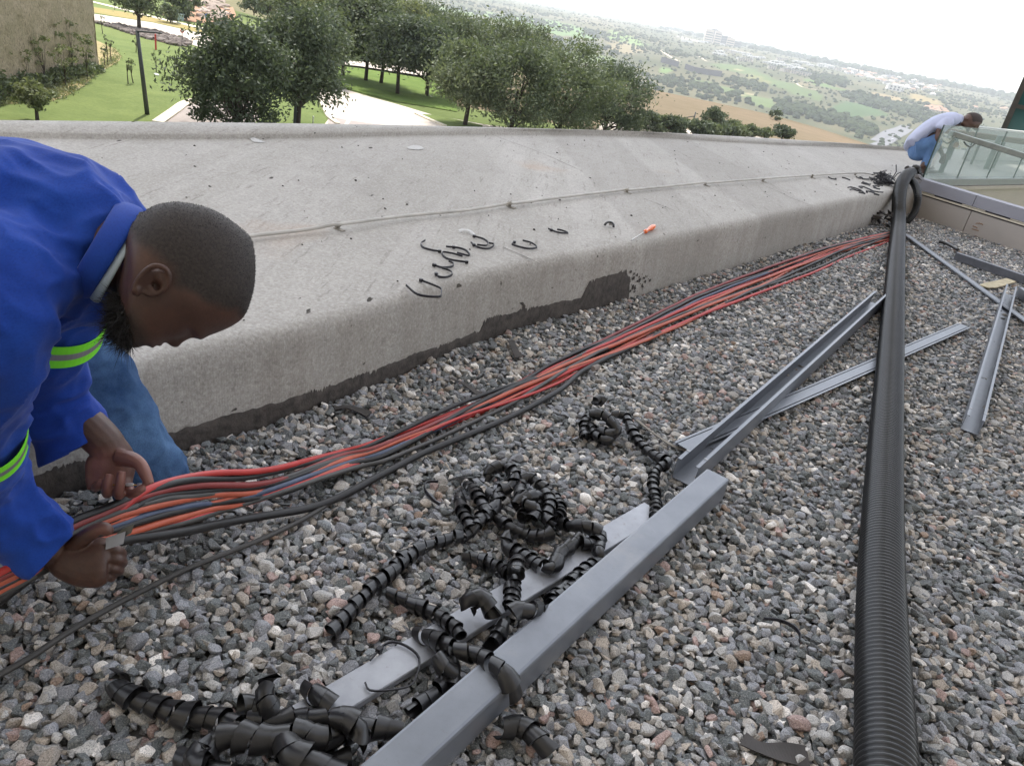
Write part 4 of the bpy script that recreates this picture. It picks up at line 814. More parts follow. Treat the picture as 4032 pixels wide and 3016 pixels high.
# ---------------------------------------------------------------- second worker, squatting at the pipe end
m2=empty('person',P(3637,672,DZ),'man in white short-sleeved shirt and light jeans squatting with bowed head by the pipe end','person')
SK2=simple('brown_skin',lin(86,60,50),.5,var=.15,scale=30); M_JN2=simple('light_denim',lin(84,114,156),.85,var=.25,scale=10,bump=.3,bscale=60)
mb=MB(); d=8.6
mb.ball(D(3830,474,d),(.112,.086,.088),18,12,(ray(3940,468)-ray(3830,474),ray(3836,574)-ray(3830,474),ray(3830,474)))
mb.ball(D(3806,486,d),(.082,.062,.070),14,10,(ray(3900,520)-ray(3806,486),ray(3780,580)-ray(3806,486),ray(3806,486)))
mb.ball(D(3835,505,d),(.018,.026,.016),10,8); mb.ball(D(3846,497,d),(.03,.02,.055),10,8); mb.ball(D(3812,512,d),(.022,.02,.03),10,8)
mb.ball(D(3805,467,d-.082),(.028,.018,.012),12,8,(ray(3830,455)-ray(3805,467),ray(3815,490)-ray(3805,467),ray(3805,467))); mb.ball(D(3805,467,d+.082),(.028,.018,.012),12,8)
mb.loft([(D(3815,478,d),.055,.05),(D(3780,478,d),.056,.056),(D(3745,482,d),.07,.10),(D(3690,500,d),.09,.14),(D(3620,560,d),.09,.13)],14)
for s in(-1,1):
    mb.loft([(D(3722,486,d+s*.17),.05,.05),(D(3704,508,d+s*.19),.045,.045),(D(3697,530,d+s*.2),.036,.036),(D(3690,552,d+s*.2),.032,.032),(D(3700,585,d+s*.14),.027,.024),(D(3712,612,d+s*.09),.022,.02)],12)
    hb=D(3715,620,d+s*.08); mb.ball(hb,(.032,.02,.045),10,8)
    for k in range(5):
        q=hb+np.array([(k-2)*.013,0,-.035]); mb.tube([hb+np.array([(k-2)*.012,0,-.015]),q,q+np.array([.004,.01*s,-.03-.006*(k%3)])],[.0095,.0085,.007],8)
    mb.loft([(D(3643,640,d+s*.13),.030,.03),(D(3636,656,d+s*.13),.032,.034),(P(3634,672,DZ+.05)+np.array([0,s*.12,0]),.035,.04),(P(3655,672,DZ+.04)+np.array([.03,s*.12,0]),.03,.04),(P(3672,672,DZ+.03)+np.array([.05,s*.12,0]),.022,.04)],12)
V,Fc,N=remesh(mb,.008,3); mk('body',V,Fc,SK2,m2,True)
N_=np.where(((V-D(3830,474,d))@unit(ray(3940,462)-ray(3820,474))>-.055)&((V-D(3830,474,d))@unit(ray(3836,574)-ray(3830,474))<.045)&(np.linalg.norm(V-D(3830,474,d),axis=1)<.13))[0]
V_=[];F_=[];
mpv={}
for f in Fc:
    if all(i in set() for i in f): pass
sel=set(N_.tolist()); hf=[f for f in Fc if all(i in sel for i in f)]; ids=sorted({i for f in hf for i in f}); mp={i:k for k,i in enumerate(ids)}
mk('hair',V[ids]+N[ids]*.004,[tuple(mp[i] for i in f) for f in hf],simple('cropped_hair',lin(52,40,36),.8,var=.25,scale=90),m2,True)
mb=MB(); mb.loft([(D(3586,577,d),.075,.16),(D(3606,550,d),.082,.17),(D(3650,514,d),.088,.19),(D(3702,486,d),.096,.20),(D(3742,474,d),.082,.16),(D(3772,472,d),.060,.085),(D(3784,474,d),.055,.07)],22)
for s in(-1,1): mb.loft([(D(3735,482,d+s*.15),.065,.06),(D(3716,494,d+s*.19),.066,.062),(D(3699,514,d+s*.20),.060,.058)],14)
V,Fc,N=remesh(mb,.012,5); V=V+N*(.010*((1-np.abs(vnoise(V,9,8)))**2-.4))[:,None]; mk('shirt',V,Fc,simple('white_cotton',lin(178,182,206),.85,var=.05),m2,True)
mb=MB(); 
mb.tube([D(3774,455,d-.02),D(3782,470,d-.075),D(3776,492,d-.05)],.012,8); mb.tube([D(3774,455,d+.02),D(3782,470,d+.075),D(3776,492,d+.05)],.012,8); mb.build('shirt_collar',simple('navy_trim',lin(40,42,70),.8),m2,True)
mb=MB(); mb.ball(D(3614,598,d),(.095,.16,.10),16,10)
for s in(-1,1):
    mb.loft([(D(3602,582,d+s*.07),.085,.09),(D(3640,575,d+s*.11),.085,.085),(D(3676,558,d+s*.15),.070,.07),(D(3694,548,d+s*.16),.06,.06)],16)
    mb.loft([(D(3696,546,d+s*.16),.055,.06),(D(3676,582,d+s*.15),.052,.058),(D(3655,622,d+s*.14),.044,.050),(D(3648,640,d+s*.135),.050,.05),(D(3640,657,d+s*.13),.050,.052)],16)
V,Fc,N=remesh(mb,.011,4); V=V+N*(.009*((1-np.abs(vnoise(V,11,3)))**2-.4))[:,None]; mk('jeans',V,Fc,M_JN2,m2,True)
mb=MB()
for s in(-1,1):
    q=P(3650,674,DZ+.012)+np.array([.01,s*.12,0]); mb=MB(); mb.box(q,(.12,.045,.012),(unit(np.array([.9,-.3,0])),unit(np.array([.3,.9,0])),(0,0,1)),bev=.006); mb.tube([q+np.array([-.02,-.045,.01]),q+np.array([-.02,0,.075]),q+np.array([-.02,.045,.01])],.010,6); mb.build('sandal',simple('pale_sandal',lin(190,184,180),.7) if s<0 else bpy.data.materials['pale_sandal'],m2)
# ---------------------------------------------------------------- cladding wall on the right
M_CLAD=simple('cladding',lin(172,165,160),.6,var=.04,scale=3); M_CREAM=simple('cream_strip',lin(214,206,188),.6,var=.06); M_DRK=simple('dark_gasket',lin(52,44,48),.7); M_CAP=simple('grey_coping',lin(150,150,160),.5,.1,var=.05,scale=2)
wa=P(3619,857,0.); wb=P(4032,995,0.); d=unit(wb-wa); jd=float((P(3781,914,0.)-wa)@d)+.36; wa=wa-d*.36; n=unit(np.cross(d,[0,0,1.])); 
if n@(EYE-wa)<0: n=-n
wl=empty('cladding_wall',wa,'low pale panelled wall with grey metal coping right of the pipe','wall'); U=np.array([0,0,1.])
def wbox(a,b,z0,z1,o0,o1,mb): return mb.box(wa+d*(a+b)/2-n*(-(o0+o1)/2)+U*(z0+z1)/2,((b-a)/2,abs(o1-o0)/2,(z1-z0)/2),(d,n,U))
jx=[0,jd,jd+.84,jd+1.68,jd+2.52,jd+3.36]
for a,b in zip(jx[:-1],jx[1:]): mb=MB(); wbox(a+.004,b-.004,-.03,.212,-.12,0,mb); mb.build('wall_panel',M_CLAD,wl)
mb=MB(); wbox(0,4.,-.03,.256,-.13,-.012,mb); mb.build('backing',M_DRK,wl)
mb=MB(); wbox(.0,4.,.216,.222,-.01,.004,mb); mb.build('gasket',M_DRK,wl)
mb=MB(); wbox(.0,4.,.226,.241,-.01,.006,mb); mb.build('cream_strip',M_CREAM,wl)
for a,b in((0,.42),(.72,.95),(1.2,1.5),(1.8,2.1)): mb=MB(); wbox(a,b,.245,.254,-.01,.004,mb); mb.build('cream_strip',M_CREAM,wl)
for a,b in((.0,.82),(.826,2.1),(2.106,4.)): mb=MB(); wbox(a,b,.257,.368,-.135,.012,mb); mb.build('coping',M_CAP,wl)
# rusty scrawl on the panel
M_SCR=simple('rust_scrawl',lin(150,112,78),.9); mb=MB()
def onwall(px,py,o=.003):
    r=ray(px,py); t=((wa+n*o-EYE)@n)/(r@n); return EYE+r*t
for line in crop(3550,700,.2179,[(1340,835),(1365,822),(1390,832),(1405,822),(1430,836),(1445,830),(1470,855)]),crop(3550,700,.2179,[(1290,870),(1300,885),(1325,885),(1345,895),(1370,908)]),crop(3550,700,.2179,[(1270,925),(1320,940),(1390,960)]):
    mb.tube([onwall(x,y) for x,y in line],.0035,5)
mb.build('scrawl',M_SCR,wl)
# ---------------------------------------------------------------- raised edge and glass balustrade behind it
ZG=.36; ga=P(3632,703,ZG); gb=P(4032,702,ZG); gd=unit(gb-ga); gn=unit(np.cross(gd,[0,0,1.])); 
if gn@(EYE-ga)<0: gn=-gn
pl=empty('terrace_edge',ga,'beige raised terrace edge below the glass balustrade','terrace edge'); M_BEI=simple('beige_render',lin(176,168,156),.8,var=.06,scale=4)
gbox=lambda mb,a,b,z0,z1,o0,o1:mb.box(ga+gd*(a+b)/2+gn*(o0+o1)/2+U*((z0+z1)/2-ZG),((b-a)/2,abs(o1-o0)/2,(z1-z0)/2),(gd,gn,U))
mb=MB(); gbox(mb,.0,5,.285,ZG-.004,-.10,.03); mb.build('upper_fascia',simple('grey_fascia',lin(142,146,142),.6,var=.05),pl)
mb=MB(); gbox(mb,.0,5,.24,.278,-.10,.05); mb.build('ledge',M_BEI,pl)
mb=MB(); gbox(mb,.0,5,-.5,.236,-.10,.02); mb.build('lower_wall',M_BEI,pl)
rd_=ray(3760,600); rd_=unit(np.array([rd_[0],rd_[1],0])); ibox=lambda mb,a0,a1,z0,z1,o0,o1: mb.rings([np.array([ga*[1,1,0]+gd*a+rd_*o+U*z for a,o in((a0,o0),(a1,o0),(a1,o1),(a0,o1))]) for z in(z0,z1)])
mb=MB(); ibox(mb,.06,5,ZG-.06,ZG-.012,.16,5.); mb.build('terrace_floor',simple('terrace_floor',lin(160,162,156),.6,var=.06),pl)
t=NT('green_glass'); t.set((.52,.60,.57),.06,0,.5); t.b.inputs['Alpha'].default_value=.36; M_GL=t.m; M_GE=simple('dark_glass_edge',lin(40,62,56),.3)
def along(px,py):
    r=ray(px,py); t=((ga-EYE)@gn)/(r@gn); q=EYE+r*t-ga; return q@gd,q[2]
jj=[0,along(3768,702)[0],along(3884,703)[0],along(3989,703)[0],along(3989,703)[0]+1.0,along(3989,703)[0]+2.]
gh=along(3722,493)[1]
names=['first glass balustrade panel, its free edge beside the squatting man','second glass panel from the squatting man','third glass panel from the squatting man','fourth glass panel, cut by the right edge of view']
for k in range(4):
    a,b=jj[k]+.004,jj[k+1]-.004; g=empty('glass_balustrade',ga+gd*(a+b)/2,names[k],'glass panel','frameless glass balustrade panels')
    mb=MB(); gbox(mb,a,b,ZG,ZG+gh,-.006,.006); mb.build('pane',M_GL,g)
    for e in (a,b): mb=MB(); gbox(mb,e-.003 if e==a else e+.0005,e-.0005 if e==a else e+.003,ZG,ZG+gh,-.007,.007); mb.build('edge',M_GE,g)
# interior of the terrace seen through the glass
mb=MB(); ibox(mb,.9,5,ZG-.012,ZG+.45,2.9,3.1); mb.build('white_wall',simple('white_render',lin(190,194,190),.8,var=.05),label='pale low wall on the terrace seen through the glass',cat='wall')
mb=MB(); ibox(mb,.30,.46,ZG-.012,ZG+.42,.8,.95); mb.build('grey_pillar',simple('grey_post',lin(110,118,114),.7),label='short grey pillar behind the first glass panel',cat='pillar')
mb=MB(); ibox(mb,1.7,1.9,ZG-.012,ZG+.42,1.4,1.6); mb.build('grey_pillar',bpy.data.materials['grey_post'],label='short grey pillar behind the third glass panel',cat='pillar')
# handrails
M_RAIL=simple('rail_steel',lin(150,156,152),.35,.5); hr=empty('handrail',D(3733,525,8.6),'flat grey steel handrail crossing in front of the glass balustrade','handrail')
h0,h1=D(3736,523,8.02),D(4075,628,7.7); hd=unit(h1-h0); mb=MB(); hs_=unit(np.cross(hd,U)); mb.box((h0+h1)/2,(np.linalg.norm(h1-h0)/2,.03,.028),(hd,hs_,np.cross(hs_,hd)),bev=.006); mb.build('rail',M_RAIL,hr)
for px,py in((3722,552),(3812,566)):
    p=D(px,py,8.0); mb=MB(); mb.tube(spl([p+np.array([-.05,0,0.01]),p+np.array([0,0,-.02]),p+np.array([.05,0,-.02]),p+np.array([.08,0,.05])],14),.009,8); mb.build('bracket',M_RAIL,hr,True)
p=D(3764,571,8.1); mb=MB(); vw=unit(p-EYE); mb.tube([p,p+vw*.03],.03,16); mb.build('fixing_disc',simple('white_disc',lin(205,205,195),.5),hr)
wr=empty('wooden_handrail',D(3730,515,10.2),'brown wooden handrail on the far side of the terrace','handrail'); h0,h1=D(3712,514,10.4),D(4080,566,10.2); hd=unit(h1-h0); hs_=unit(np.cross(hd,U)); mb=MB(); mb.box((h0+h1)/2,(np.linalg.norm(h1-h0)/2,.04,.035),(hd,hs_,np.cross(hs_,hd)),bev=.01); mb.build('rail',simple('brown_wood',lin(128,108,96),.6,var=.2,scale=6),wr)
for px in (3780,3870,3960): q=D(px,514+(px-3712)*.141,10.35); mb=MB(); mb.box(q+U*-.35,(.015,.015,.31),(hd,hs_,U)); mb.build('post',M_RAIL,wr)
# ---------------------------------------------------------------- dark green glass building at the right edge
tb=D(3945,525,15.); gl=NT('teal_glass'); c=gl.mix(gl.noise(.6,3),lin(18,62,64),lin(36,92,92)); gl.set(c,.12,0,.5); M_TEAL=gl.m; M_MUL=simple('brown_mullion',lin(62,58,56),.5,.2)
bd=empty('glass_building',(tb[0],tb[1],-7),'dark green glass building with brown mullions at the right edge','building')
r_=ray(3930,525); e2=unit(np.array([r_[0],r_[1],0])); e1=np.array([e2[1],-e2[0],0]); B0=np.array([tb[0],tb[1],-7.])
mb=MB(); mb.box(B0+e1*4+e2*3+U*5.0,(4,3,5.0),(e1,e2,U)); mb.build('glazing',M_TEAL,bd)
for z in (0,.9,1.9,2.9,3.9,5.0,6.0,7.0,8.0,9.0,10.0):
    mb=MB(); mb.box(B0+e1*4+e2*-.02+U*(10-z if z<10 else .05),(4.02,.035,.035),(e1,e2,U)); mb.build('transom',M_MUL,bd)
for x in (0,1.6,3.2,4.8,6.4,8.0): mb=MB(); mb.box(B0+e1*x+e2*-.03+U*5.0,(.05,.05,5.02),(e1,e2,U)); mb.build('mullion',M_MUL,bd)
HAZE=.00015
# ---------------------------------------------------------------- terrain
GZ=-7.
def Hf(x,y):
    x=np.asarray(x,float);y=np.asarray(y,float); r=np.hypot(x,y); az=np.degrees(np.arctan2(x,y))
    zc=np.interp(az,[10,14,17,21,26],[0,-.1,-.6,-1.6,-2.2])            # the shoulder sinks to the right
    rr=[0,66,100,150,185,300,600,1000,1300,1800,2600,4000,6500,12000]
    zz=[-7,-7,-7.6,-9.0,-14,-34,-80,-98,-92,-72,-44,-20,-3,1.2]
    zr=np.interp(r,rr,zz)+zc*np.interp(r,[66,120,150,260],[0,.8,1,0])
    zr=zr+np.where(r>500,1,0)*np.interp(r,[500,900,3000,6000],[0,7,7,2])*(vnoise(np.stack([x*.004,y*.004,0*x],-1).reshape(-1,3),1.,2)).reshape(x.shape)
    zl=np.interp(r,[0,125,160,400,12000],[-7,-7,-6.2,2,3])
    w=np.clip((az+24)/7,0,1); w=w*w*(3-2*w); return zl*(1-w)+zr*w
def ghit(px,py,r0=14):
    d=ray(px,py); d=d/np.hypot(d[0],d[1]); r=np.exp(np.linspace(np.log(r0),np.log(11000),2600)); z=CH+d[2]*r; h=Hf(d[0]*r,d[1]*r); k=np.argmax(z<=h); k=k if (z<=h).any() else np.searchsorted(r,5200.)
    return np.array([d[0]*r[k],d[1]*r[k],h[k]])
azs=np.radians(np.linspace(-88,88,620)); rs=np.r_[np.linspace(6,60,30)[:-1],np.exp(np.linspace(np.log(60),np.log(8800),250))]
A,Rg=np.meshgrid(azs,rs); X=Rg*np.sin(A);Y=Rg*np.cos(A); Z=Hf(X,Y)-np.where(Rg<40,0.0,0); V=np.stack([X,Y,Z],-1).reshape(-1,3); na=len(azs); ii=np.arange(len(rs)-1)[:,None]*na+np.arange(na-1)[None]; Fc=np.stack([ii,ii+1,ii+na+1,ii+na],-1).reshape(-1,4)
px,py,_=proj(V); jx_=vnoise(V,.02,3)*14;jy_=vnoise(V,.02,4)*6; px=px+jx_;py=py+jy_; r=Rg.ravel(); az=np.degrees(A).ravel()
n1=vnoise(V,.011,1);n2=vnoise(V,.035,2); n3=vnoise(V,.0035,6)
def m3(a,b,t): return np.asarray(a)*(1-t)[:,None]+np.asarray(b)*t[:,None]
C=m3(lin(100,106,76),lin(134,128,98),np.clip(.5+n1*.9,0,1)); C=m3(C*1.,np.array(lin(150,138,110)),np.clip(n3*2-.4,0,1))
C=np.where((r>500)[:,None],C,C)
hill=(r<330)&(r>64)&(az>-16); tan=m3(lin(160,140,118),lin(138,124,100),np.clip(.5+n2,0,1)); C=np.where(hill[:,None],tan,C)
lawnish=(r<=130)&(az<=-12)|(r<=64); C=np.where(lawnish[:,None],m3(lin(100,114,68),lin(126,138,86),np.clip(.5+n2,0,1)),C)
Z8=lambda p:crop(2600,100,.4973,p); GR=lin(118,138,86)
for poly,col in [(Z8([(370,300),(560,310),(760,350),(900,430),(1100,470),(1300,560),(1250,600),(900,480),(700,400),(480,350)]),GR),
 (Z8([(150,385),(330,430),(500,480),(700,560),(900,600),(930,640),(900,680),(750,640),(700,580),(450,520),(280,450)]),lin(126,144,94)),
 (Z8([(1200,680),(1350,660),(1450,600),(1700,640),(1800,720),(1500,730),(1260,720)]),lin(96,122,80)),
 (Z8([(1150,430),(1300,455),(1450,500),(1480,525),(1300,500),(1150,450)]),lin(120,150,82)),
 (Z8([(1670,530),(1800,560),(1930,600),(1900,620),(1700,570)]),lin(190,166,126)),(Z8([(1980,540),(2212,600),(2212,640),(1950,580)]),lin(186,164,116)),(Z8([(0,325),(70,350),(140,390),(0,380)]),lin(134,164,96)),
 (Z8([(120,85),(250,110),(360,140),(200,115)]),lin(214,206,196)),(Z8([(640,360),(700,380),(760,400),(900,445),(880,470),(700,420)]),lin(150,150,100)),(Z8([(1100,440),(1250,500),(1200,510),(1080,460)]),lin(160,146,112)),
 ([(2400,120),(2480,140),(2560,185),(2480,180),(2400,150)],lin(150,176,110)),([(2400,170),(2470,165),(2560,200),(2500,215),(2400,200)],lin(176,160,124)),([(1900,60),(2100,70),(2300,110),(2350,160),(2200,140),(2000,100)],lin(140,170,110)),([(1600,20),(1800,30),(1950,60),(1800,60)],lin(150,172,118)),([(2180,200),(2350,210),(2440,240),(2300,250)],lin(140,160,100)),
 (Z8([(640,540),(700,552),(715,562),(660,560)]),lin(206,190,150)),(Z8([(600,355),(640,362),(640,372),(605,365)]),lin(206,190,150))]:
    C=np.where((inpoly(px,py,poly)&(r>240))[:,None],np.array(col)*(1+.12*n2[:,None]),C)
t=NT('land'); c=t.attr('cover'); n=t.noise(.25,5,.65); c=t.mix(t.ramp(n,[(.35,.35),(.6,0.)]),c,t.mix(1.,c,(.55,.6,.5),'MULTIPLY')); n=t.noise(3.,4,.6); c=t.mix(t.ramp(n,[(.4,.3),(.6,0.)]),c,t.mix(1.,c,(.7,.72,.6),'MULTIPLY')); t.set(c,1.,0,.1)
mk('terrain',V,Fc,t.m,smooth=True,origin=(0,0,0),attrs={'cover':C*np.where(hill,.62,np.where(r>240,.55,.8))[:,None]},kind='structure')
# ---------------------------------------------------------------- flat ground cover near the building
def flat(name,pts,z,mat,kind='structure',lvl=3,**k):
    q=[P(x,y,GZ+z) for x,y in pts]; q=np.array(q); me=mk(name,q,[tuple(range(len(q)))],mat,kind=kind,**k); return me
def scr(name,c0,c1,sc,extra=None):
    t=NT(name); n=t.noise(sc,6,.65); c=t.mix(t.ramp(n,[(.3,0.),(.7,1.)]),c0,c1); n2=t.noise(sc*14,3,.7); c=t.mix(t.ramp(n2,[(.3,.35),(.55,0.)]),c,tuple(x*.6 for x in c0)); t.set(c,1,0,.1); t.bump(n2,.4,.05); return t.m
M_LAWN=scr('lawn_grass',lin(90,104,60),lin(114,126,76),.35); M_BED=scr('mulch_bed',lin(132,128,84),lin(170,150,118),1.6); M_ROAD=scr('pale_paving',lin(186,176,166),lin(200,190,178),.5); M_KERB=simple('kerbstone',lin(206,196,176),.8,var=.06); M_DRY=scr('dry_verge',lin(160,140,98),lin(140,134,84),.6); M_ASPH=scr('grey_asphalt',lin(150,142,138),lin(168,158,152),.5)
flat('lawn',[(-300,470),(-300,640),(700,640),(1500,640),(1500,500),(800,224),(380,128),(0,60),(-300,300)],.012,M_LAWN)
flat('planting_bed',[(-300,560),(0,412),(120,405),(210,398),(270,375),(330,340),(380,290),(430,265),(470,240),(478,222),(455,195),(380,160),(300,150),(-300,250)],.024,M_BED)
flat('road',[(250,50),(365,84),(500,108),(620,140),(700,158),(780,185),(960,235),(1200,300),(1200,240),(960,160),(760,126),(600,90),(500,75),(362,55),(250,20)],.03,M_ROAD)
flat('verge',[(250,15),(362,50),(500,73),(600,88),(760,124),(960,158),(1100,170),(1100,145),(900,140),(620,75),(500,50),(362,28),(250,0)],.02,M_DRY)
flat('footpath',[(250,-20),(362,10),(500,44),(620,75),(750,105),(900,138),(900,131),(750,98),(620,69),(500,38),(362,5),(250,-28)],.034,M_KERB)
flat('driveway',[(630,485),(690,440),(730,412),(800,395),(1000,400),(1020,470),(950,520),(600,520)],.03,M_ASPH)
def kerb(pts,w=.16,h=.12,nm='kerb'):
    q=spl([P(x,y,GZ+.0) for x,y in pts],24); T=np.gradient(q,axis=0);T/=np.linalg.norm(T,axis=1)[:,None]; N_=np.stack([-T[:,1],T[:,0],0*T[:,0]],1)*w/2; u=np.array([0,0,h]); mb=MB(); mb.rings([np.array(v) for v in zip(q-N_,q+N_,q+N_+u,q-N_+u)]); mb.build(nm,M_KERB,kind='structure')
kerb([(622,488),(690,440),(730,412),(790,394)],.55)
kerb([(740,170),(750,163),(765,158),(790,160)],.3); 
flat('road',[(1270,500),(1296,466),(1282,440),(1268,410),(1240,380),(1270,350),(1350,350),(1450,380),(1560,410),(1700,452),(1900,490),(2300,540),(2300,600),(1300,600)],.03,M_ROAD)
flat('road_patch',[(1292,457),(1350,470),(1430,482),(1560,500),(1560,540),(1290,540)],.036,M_ASPH)
flat('lawn',[(1655,450),(1700,452),(1760,463),(1830,478),(1900,494),(1900,520),(1760,505)],.044,M_LAWN)
kerb([(1640,452),(1690,475),(1750,500)],.35); kerb([(1268,410),(1282,440),(1296,466),(1330,492)],.3); kerb([(1375,465),(1372,480),(1362,494)],.2,.05,'road_marking')
flat('road',[(2380,478),(2500,490),(2800,520),(3000,540),(3000,570),(2300,560)],.034,M_ROAD)
flat('lawn',[(1240,330),(1330,260),(1420,270),(1800,330),(1800,440),(1560,400),(1450,372),(1350,345)],.05,scr('roadside_lawn',lin(86,106,52),lin(110,128,68),.5))  # a slightly more saturated green than the main lawn
flat('pavement',[(1200,275),(1300,235),(1500,250),(1800,300),(1800,320),(1420,262),(1330,252),(1240,300)],.052,M_ROAD)
# stony median between the carriageways
ms=[(372,87),(460,98),(540,110),(640,130),(720,150),(752,168),(740,186),(660,172),(560,146),(450,112)]
flat('road_median',ms,.05,scr('dark_soil',lin(84,72,64),lin(108,94,84),1.2))
def rockpile(name,poly,n,r0,r1,lab,cat,mat,zoff=0):
    xs=[p[0] for p in poly];ys=[p[1] for p in poly]; mb=MB(); tm,ff=stone_templates(1,10); k=0
    while k<n:
        x,y=R_.uniform(min(xs),max(xs)),R_.uniform(min(ys),max(ys))
        if inpoly(np.array([x]),np.array([y]),poly)[0]: q=ghit(x,y) if zoff else P(x,y,GZ+.1); a=R_.uniform(r0,r1); mb.add(q+tm[k%10]*a,ff); k+=1
    mb.build(name,mat,kind='stuff',label=lab,cat=cat)
rockpile('rubble',ms,260,.14,.34,'dark stones covering the road median','stones',simple('dark_stone',lin(112,102,96),.9,var=.3,scale=2))
rp=[(690,10),(760,0),(880,0),(900,40),(880,75),(850,90),(800,75),(740,40)]
rockpile('rubble',rp,120,.25,.8,'pale boulders on the reddish bank at top left','boulders',simple('pale_boulder',lin(168,152,140),.9,var=.3,scale=1),1)
flat('soil_bank',[(640,60),(700,0),(900,-10),(930,60),(900,100),(820,95),(720,82)],.06,scr('red_soil',lin(150,118,96),lin(170,140,116),.4))
# ---------------------------------------------------------------- textured wall block at top left
wc=P(390,276,GZ); w2=P(0,392,GZ); dl=unit(w2-wc); nn=np.array([-dl[1],dl[0],0]); nn=nn if nn@(wc-EYE)>0 else -nn
t=NT('rough_stone'); n=t.noise(6,6,.75); n2=t.noise(1.2,4,.6); n3=t.noise(14,3,.6,stretch=(1,1,.4)); c=t.mix(t.ramp(n,[(.3,0.),(.7,1.)]),lin(134,121,102),lin(178,164,142)); c=t.mix(t.ramp(n2,[(.35,.0),(.75,.5)]),c,lin(120,116,90)); c=t.mix(t.ramp(n3,[(.3,.8),(.42,0.)]),c,lin(66,58,50)); t.set(c,.95,0,.1); t.bump(n,.8,.08); t.bump(n3,.6,.1)
mb=MB(); Vv=[]; 
ux=np.linspace(-.02,32,90); uz=np.linspace(0,14,50); G=np.array([[wc+dl*a+np.array([0,0,b])+nn*(.0+.02*b) for a in ux] for b in uz]); g=G.reshape(-1,3); g=g-nn*(.10*vnoise(g,2.2,4)+.05*vnoise(g,5.,5))[:,None]
mb.add(g,[(i*90+j,i*90+j+1,(i+1)*90+j+1,(i+1)*90+j) for i in range(49) for j in range(89)])
s2=np.array([[wc+nn*a+np.array([0,0,b])+nn*(.02*b) for a in np.linspace(0,8,12)] for b in uz]).reshape(-1,3); mb.add(s2,[(i*12+j,(i+1)*12+j,(i+1)*12+j+1,i*12+j+1) for i in range(49) for j in range(11)])
tp=14.; A0=wc+U*tp+nn*.28; mb.add([A0,A0+dl*32,A0+dl*32+nn*8,A0+nn*8],[(0,1,2,3)])
mb.build('stone_wall',t.m,smooth=True,label='tall rough tan stone block with plants along its foot, top left',cat='wall')
# ---------------------------------------------------------------- vegetation
def leafmat(name,c0,c1):
    t=NT(name); a=t.attr('tone','Fac'); c=t.mix(a,c0,c1); t.set(c,.6,0,.3); 
    tr=t.N('ShaderNodeBsdfTranslucent'); t.L(t.mix(1.,c,(1.15,1.2,.7),'MULTIPLY'),tr.inputs[0]); m=t.N('ShaderNodeMixShader'); m.inputs[0].default_value=.3; t.L(t.b.outputs[0],m.inputs[1]); t.L(tr.outputs[0],m.inputs[2]); t.L(m.outputs[0],t.out.inputs[0]); return t.m
LM=[leafmat('leaf_dark',lin(62,72,58),lin(98,107,88)),leafmat('leaf_mid',lin(76,86,66),lin(110,118,92)),leafmat('leaf_pale',lin(98,106,76),lin(138,142,108))]
M_BARK=simple('bark',lin(62,52,46),.9,var=.3,scale=6)
def leaves(cent,rad,n,size,rng):
    k=rng.integers(0,len(cent),n); p=np.asarray(cent)[k]+rng.normal(size=(n,3))*np.asarray(rad)[k][:,None]*np.array([.55,.55,.36])
    a=rng.normal(size=(n,3)); a/=np.linalg.norm(a,axis=1)[:,None]; b=np.cross(a,rng.normal(size=(n,3))); b/=np.linalg.norm(b,axis=1)[:,None]; s=size*rng.uniform(.5,1.3,n)[:,None]
    V=np.stack([p-a*s,p+b*s*.42,p+a*s,p-b*s*.42],1).reshape(-1,3); Fc=np.arange(n*4).reshape(-1,4); return V,Fc,np.repeat(np.clip(rng.normal(.5,.25,n)+.15*rng.normal(size=len(cent))[k],0,1),4)
def tree(name,base,h,rw,label,cat='tree',group=None,mat=0,n=5000,size=.16,trunk=.14,lean=0.,crown0=.3,seed=1,ncl=34,flat_=1.):
    rng=np.random.default_rng(seed); base=np.asarray(base,float); root=empty(name,base,label,cat,group); cz=h*(crown0+(1-crown0)*.5); rz=h*(1-crown0)*.5
    cs=[];rd=[]
    while len(cs)<ncl:
        q=rng.normal(size=3); q/=np.linalg.norm(q); q*=rng.uniform(.35,1.)**.6; 
        if q[2]<-.75: continue
        wd=rw*(1-.25*max(0,q[2]))*rng.uniform(.8,1.12); cs.append(base+np.array([q[0]*wd,q[1]*wd,cz+q[2]*rz])); rd.append(rw*rng.uniform(.22,.42))
    V,Fc,tn=leaves(cs,rd,int(n*1.25),size*.9,rng); tn=np.clip(tn+rng.uniform(-.18,.22),0,1); mk('crown',V,Fc,LM[mat],root,attrs={'tone':tn})
    mb=MB(); top=base+np.array([lean*h*.5,0,cz*.95]); mb.tube(spl([base-U*.1,base+np.array([lean*h*.2,0,h*.2]),base+np.array([lean*h*.4,0,cz*.7]),top],10),np.linspace(trunk,trunk*.45,10),8)
    for c in cs[:12]: st=base+np.array([lean*h*.3,0,h*(crown0*.8+.15*rng.uniform())]); mb.tube(spl([st,(st+c)/2+rng.normal(size=3)*.1*rw,c],6),np.linspace(trunk*.4,trunk*.08,6),5)
    mb.build('trunk',M_BARK,root,True); return root
def tpx(px,py_base,py_top,z=GZ):   # base on flat ground and height from the photo
    b=P(px,py_base,z); dep=proj(b)[2][0]; hgt=.0
    for hgt in np.linspace(.3,16,160):
        if proj(b+U*hgt)[1][0]<py_top: break
    return b,hgt,dep/F
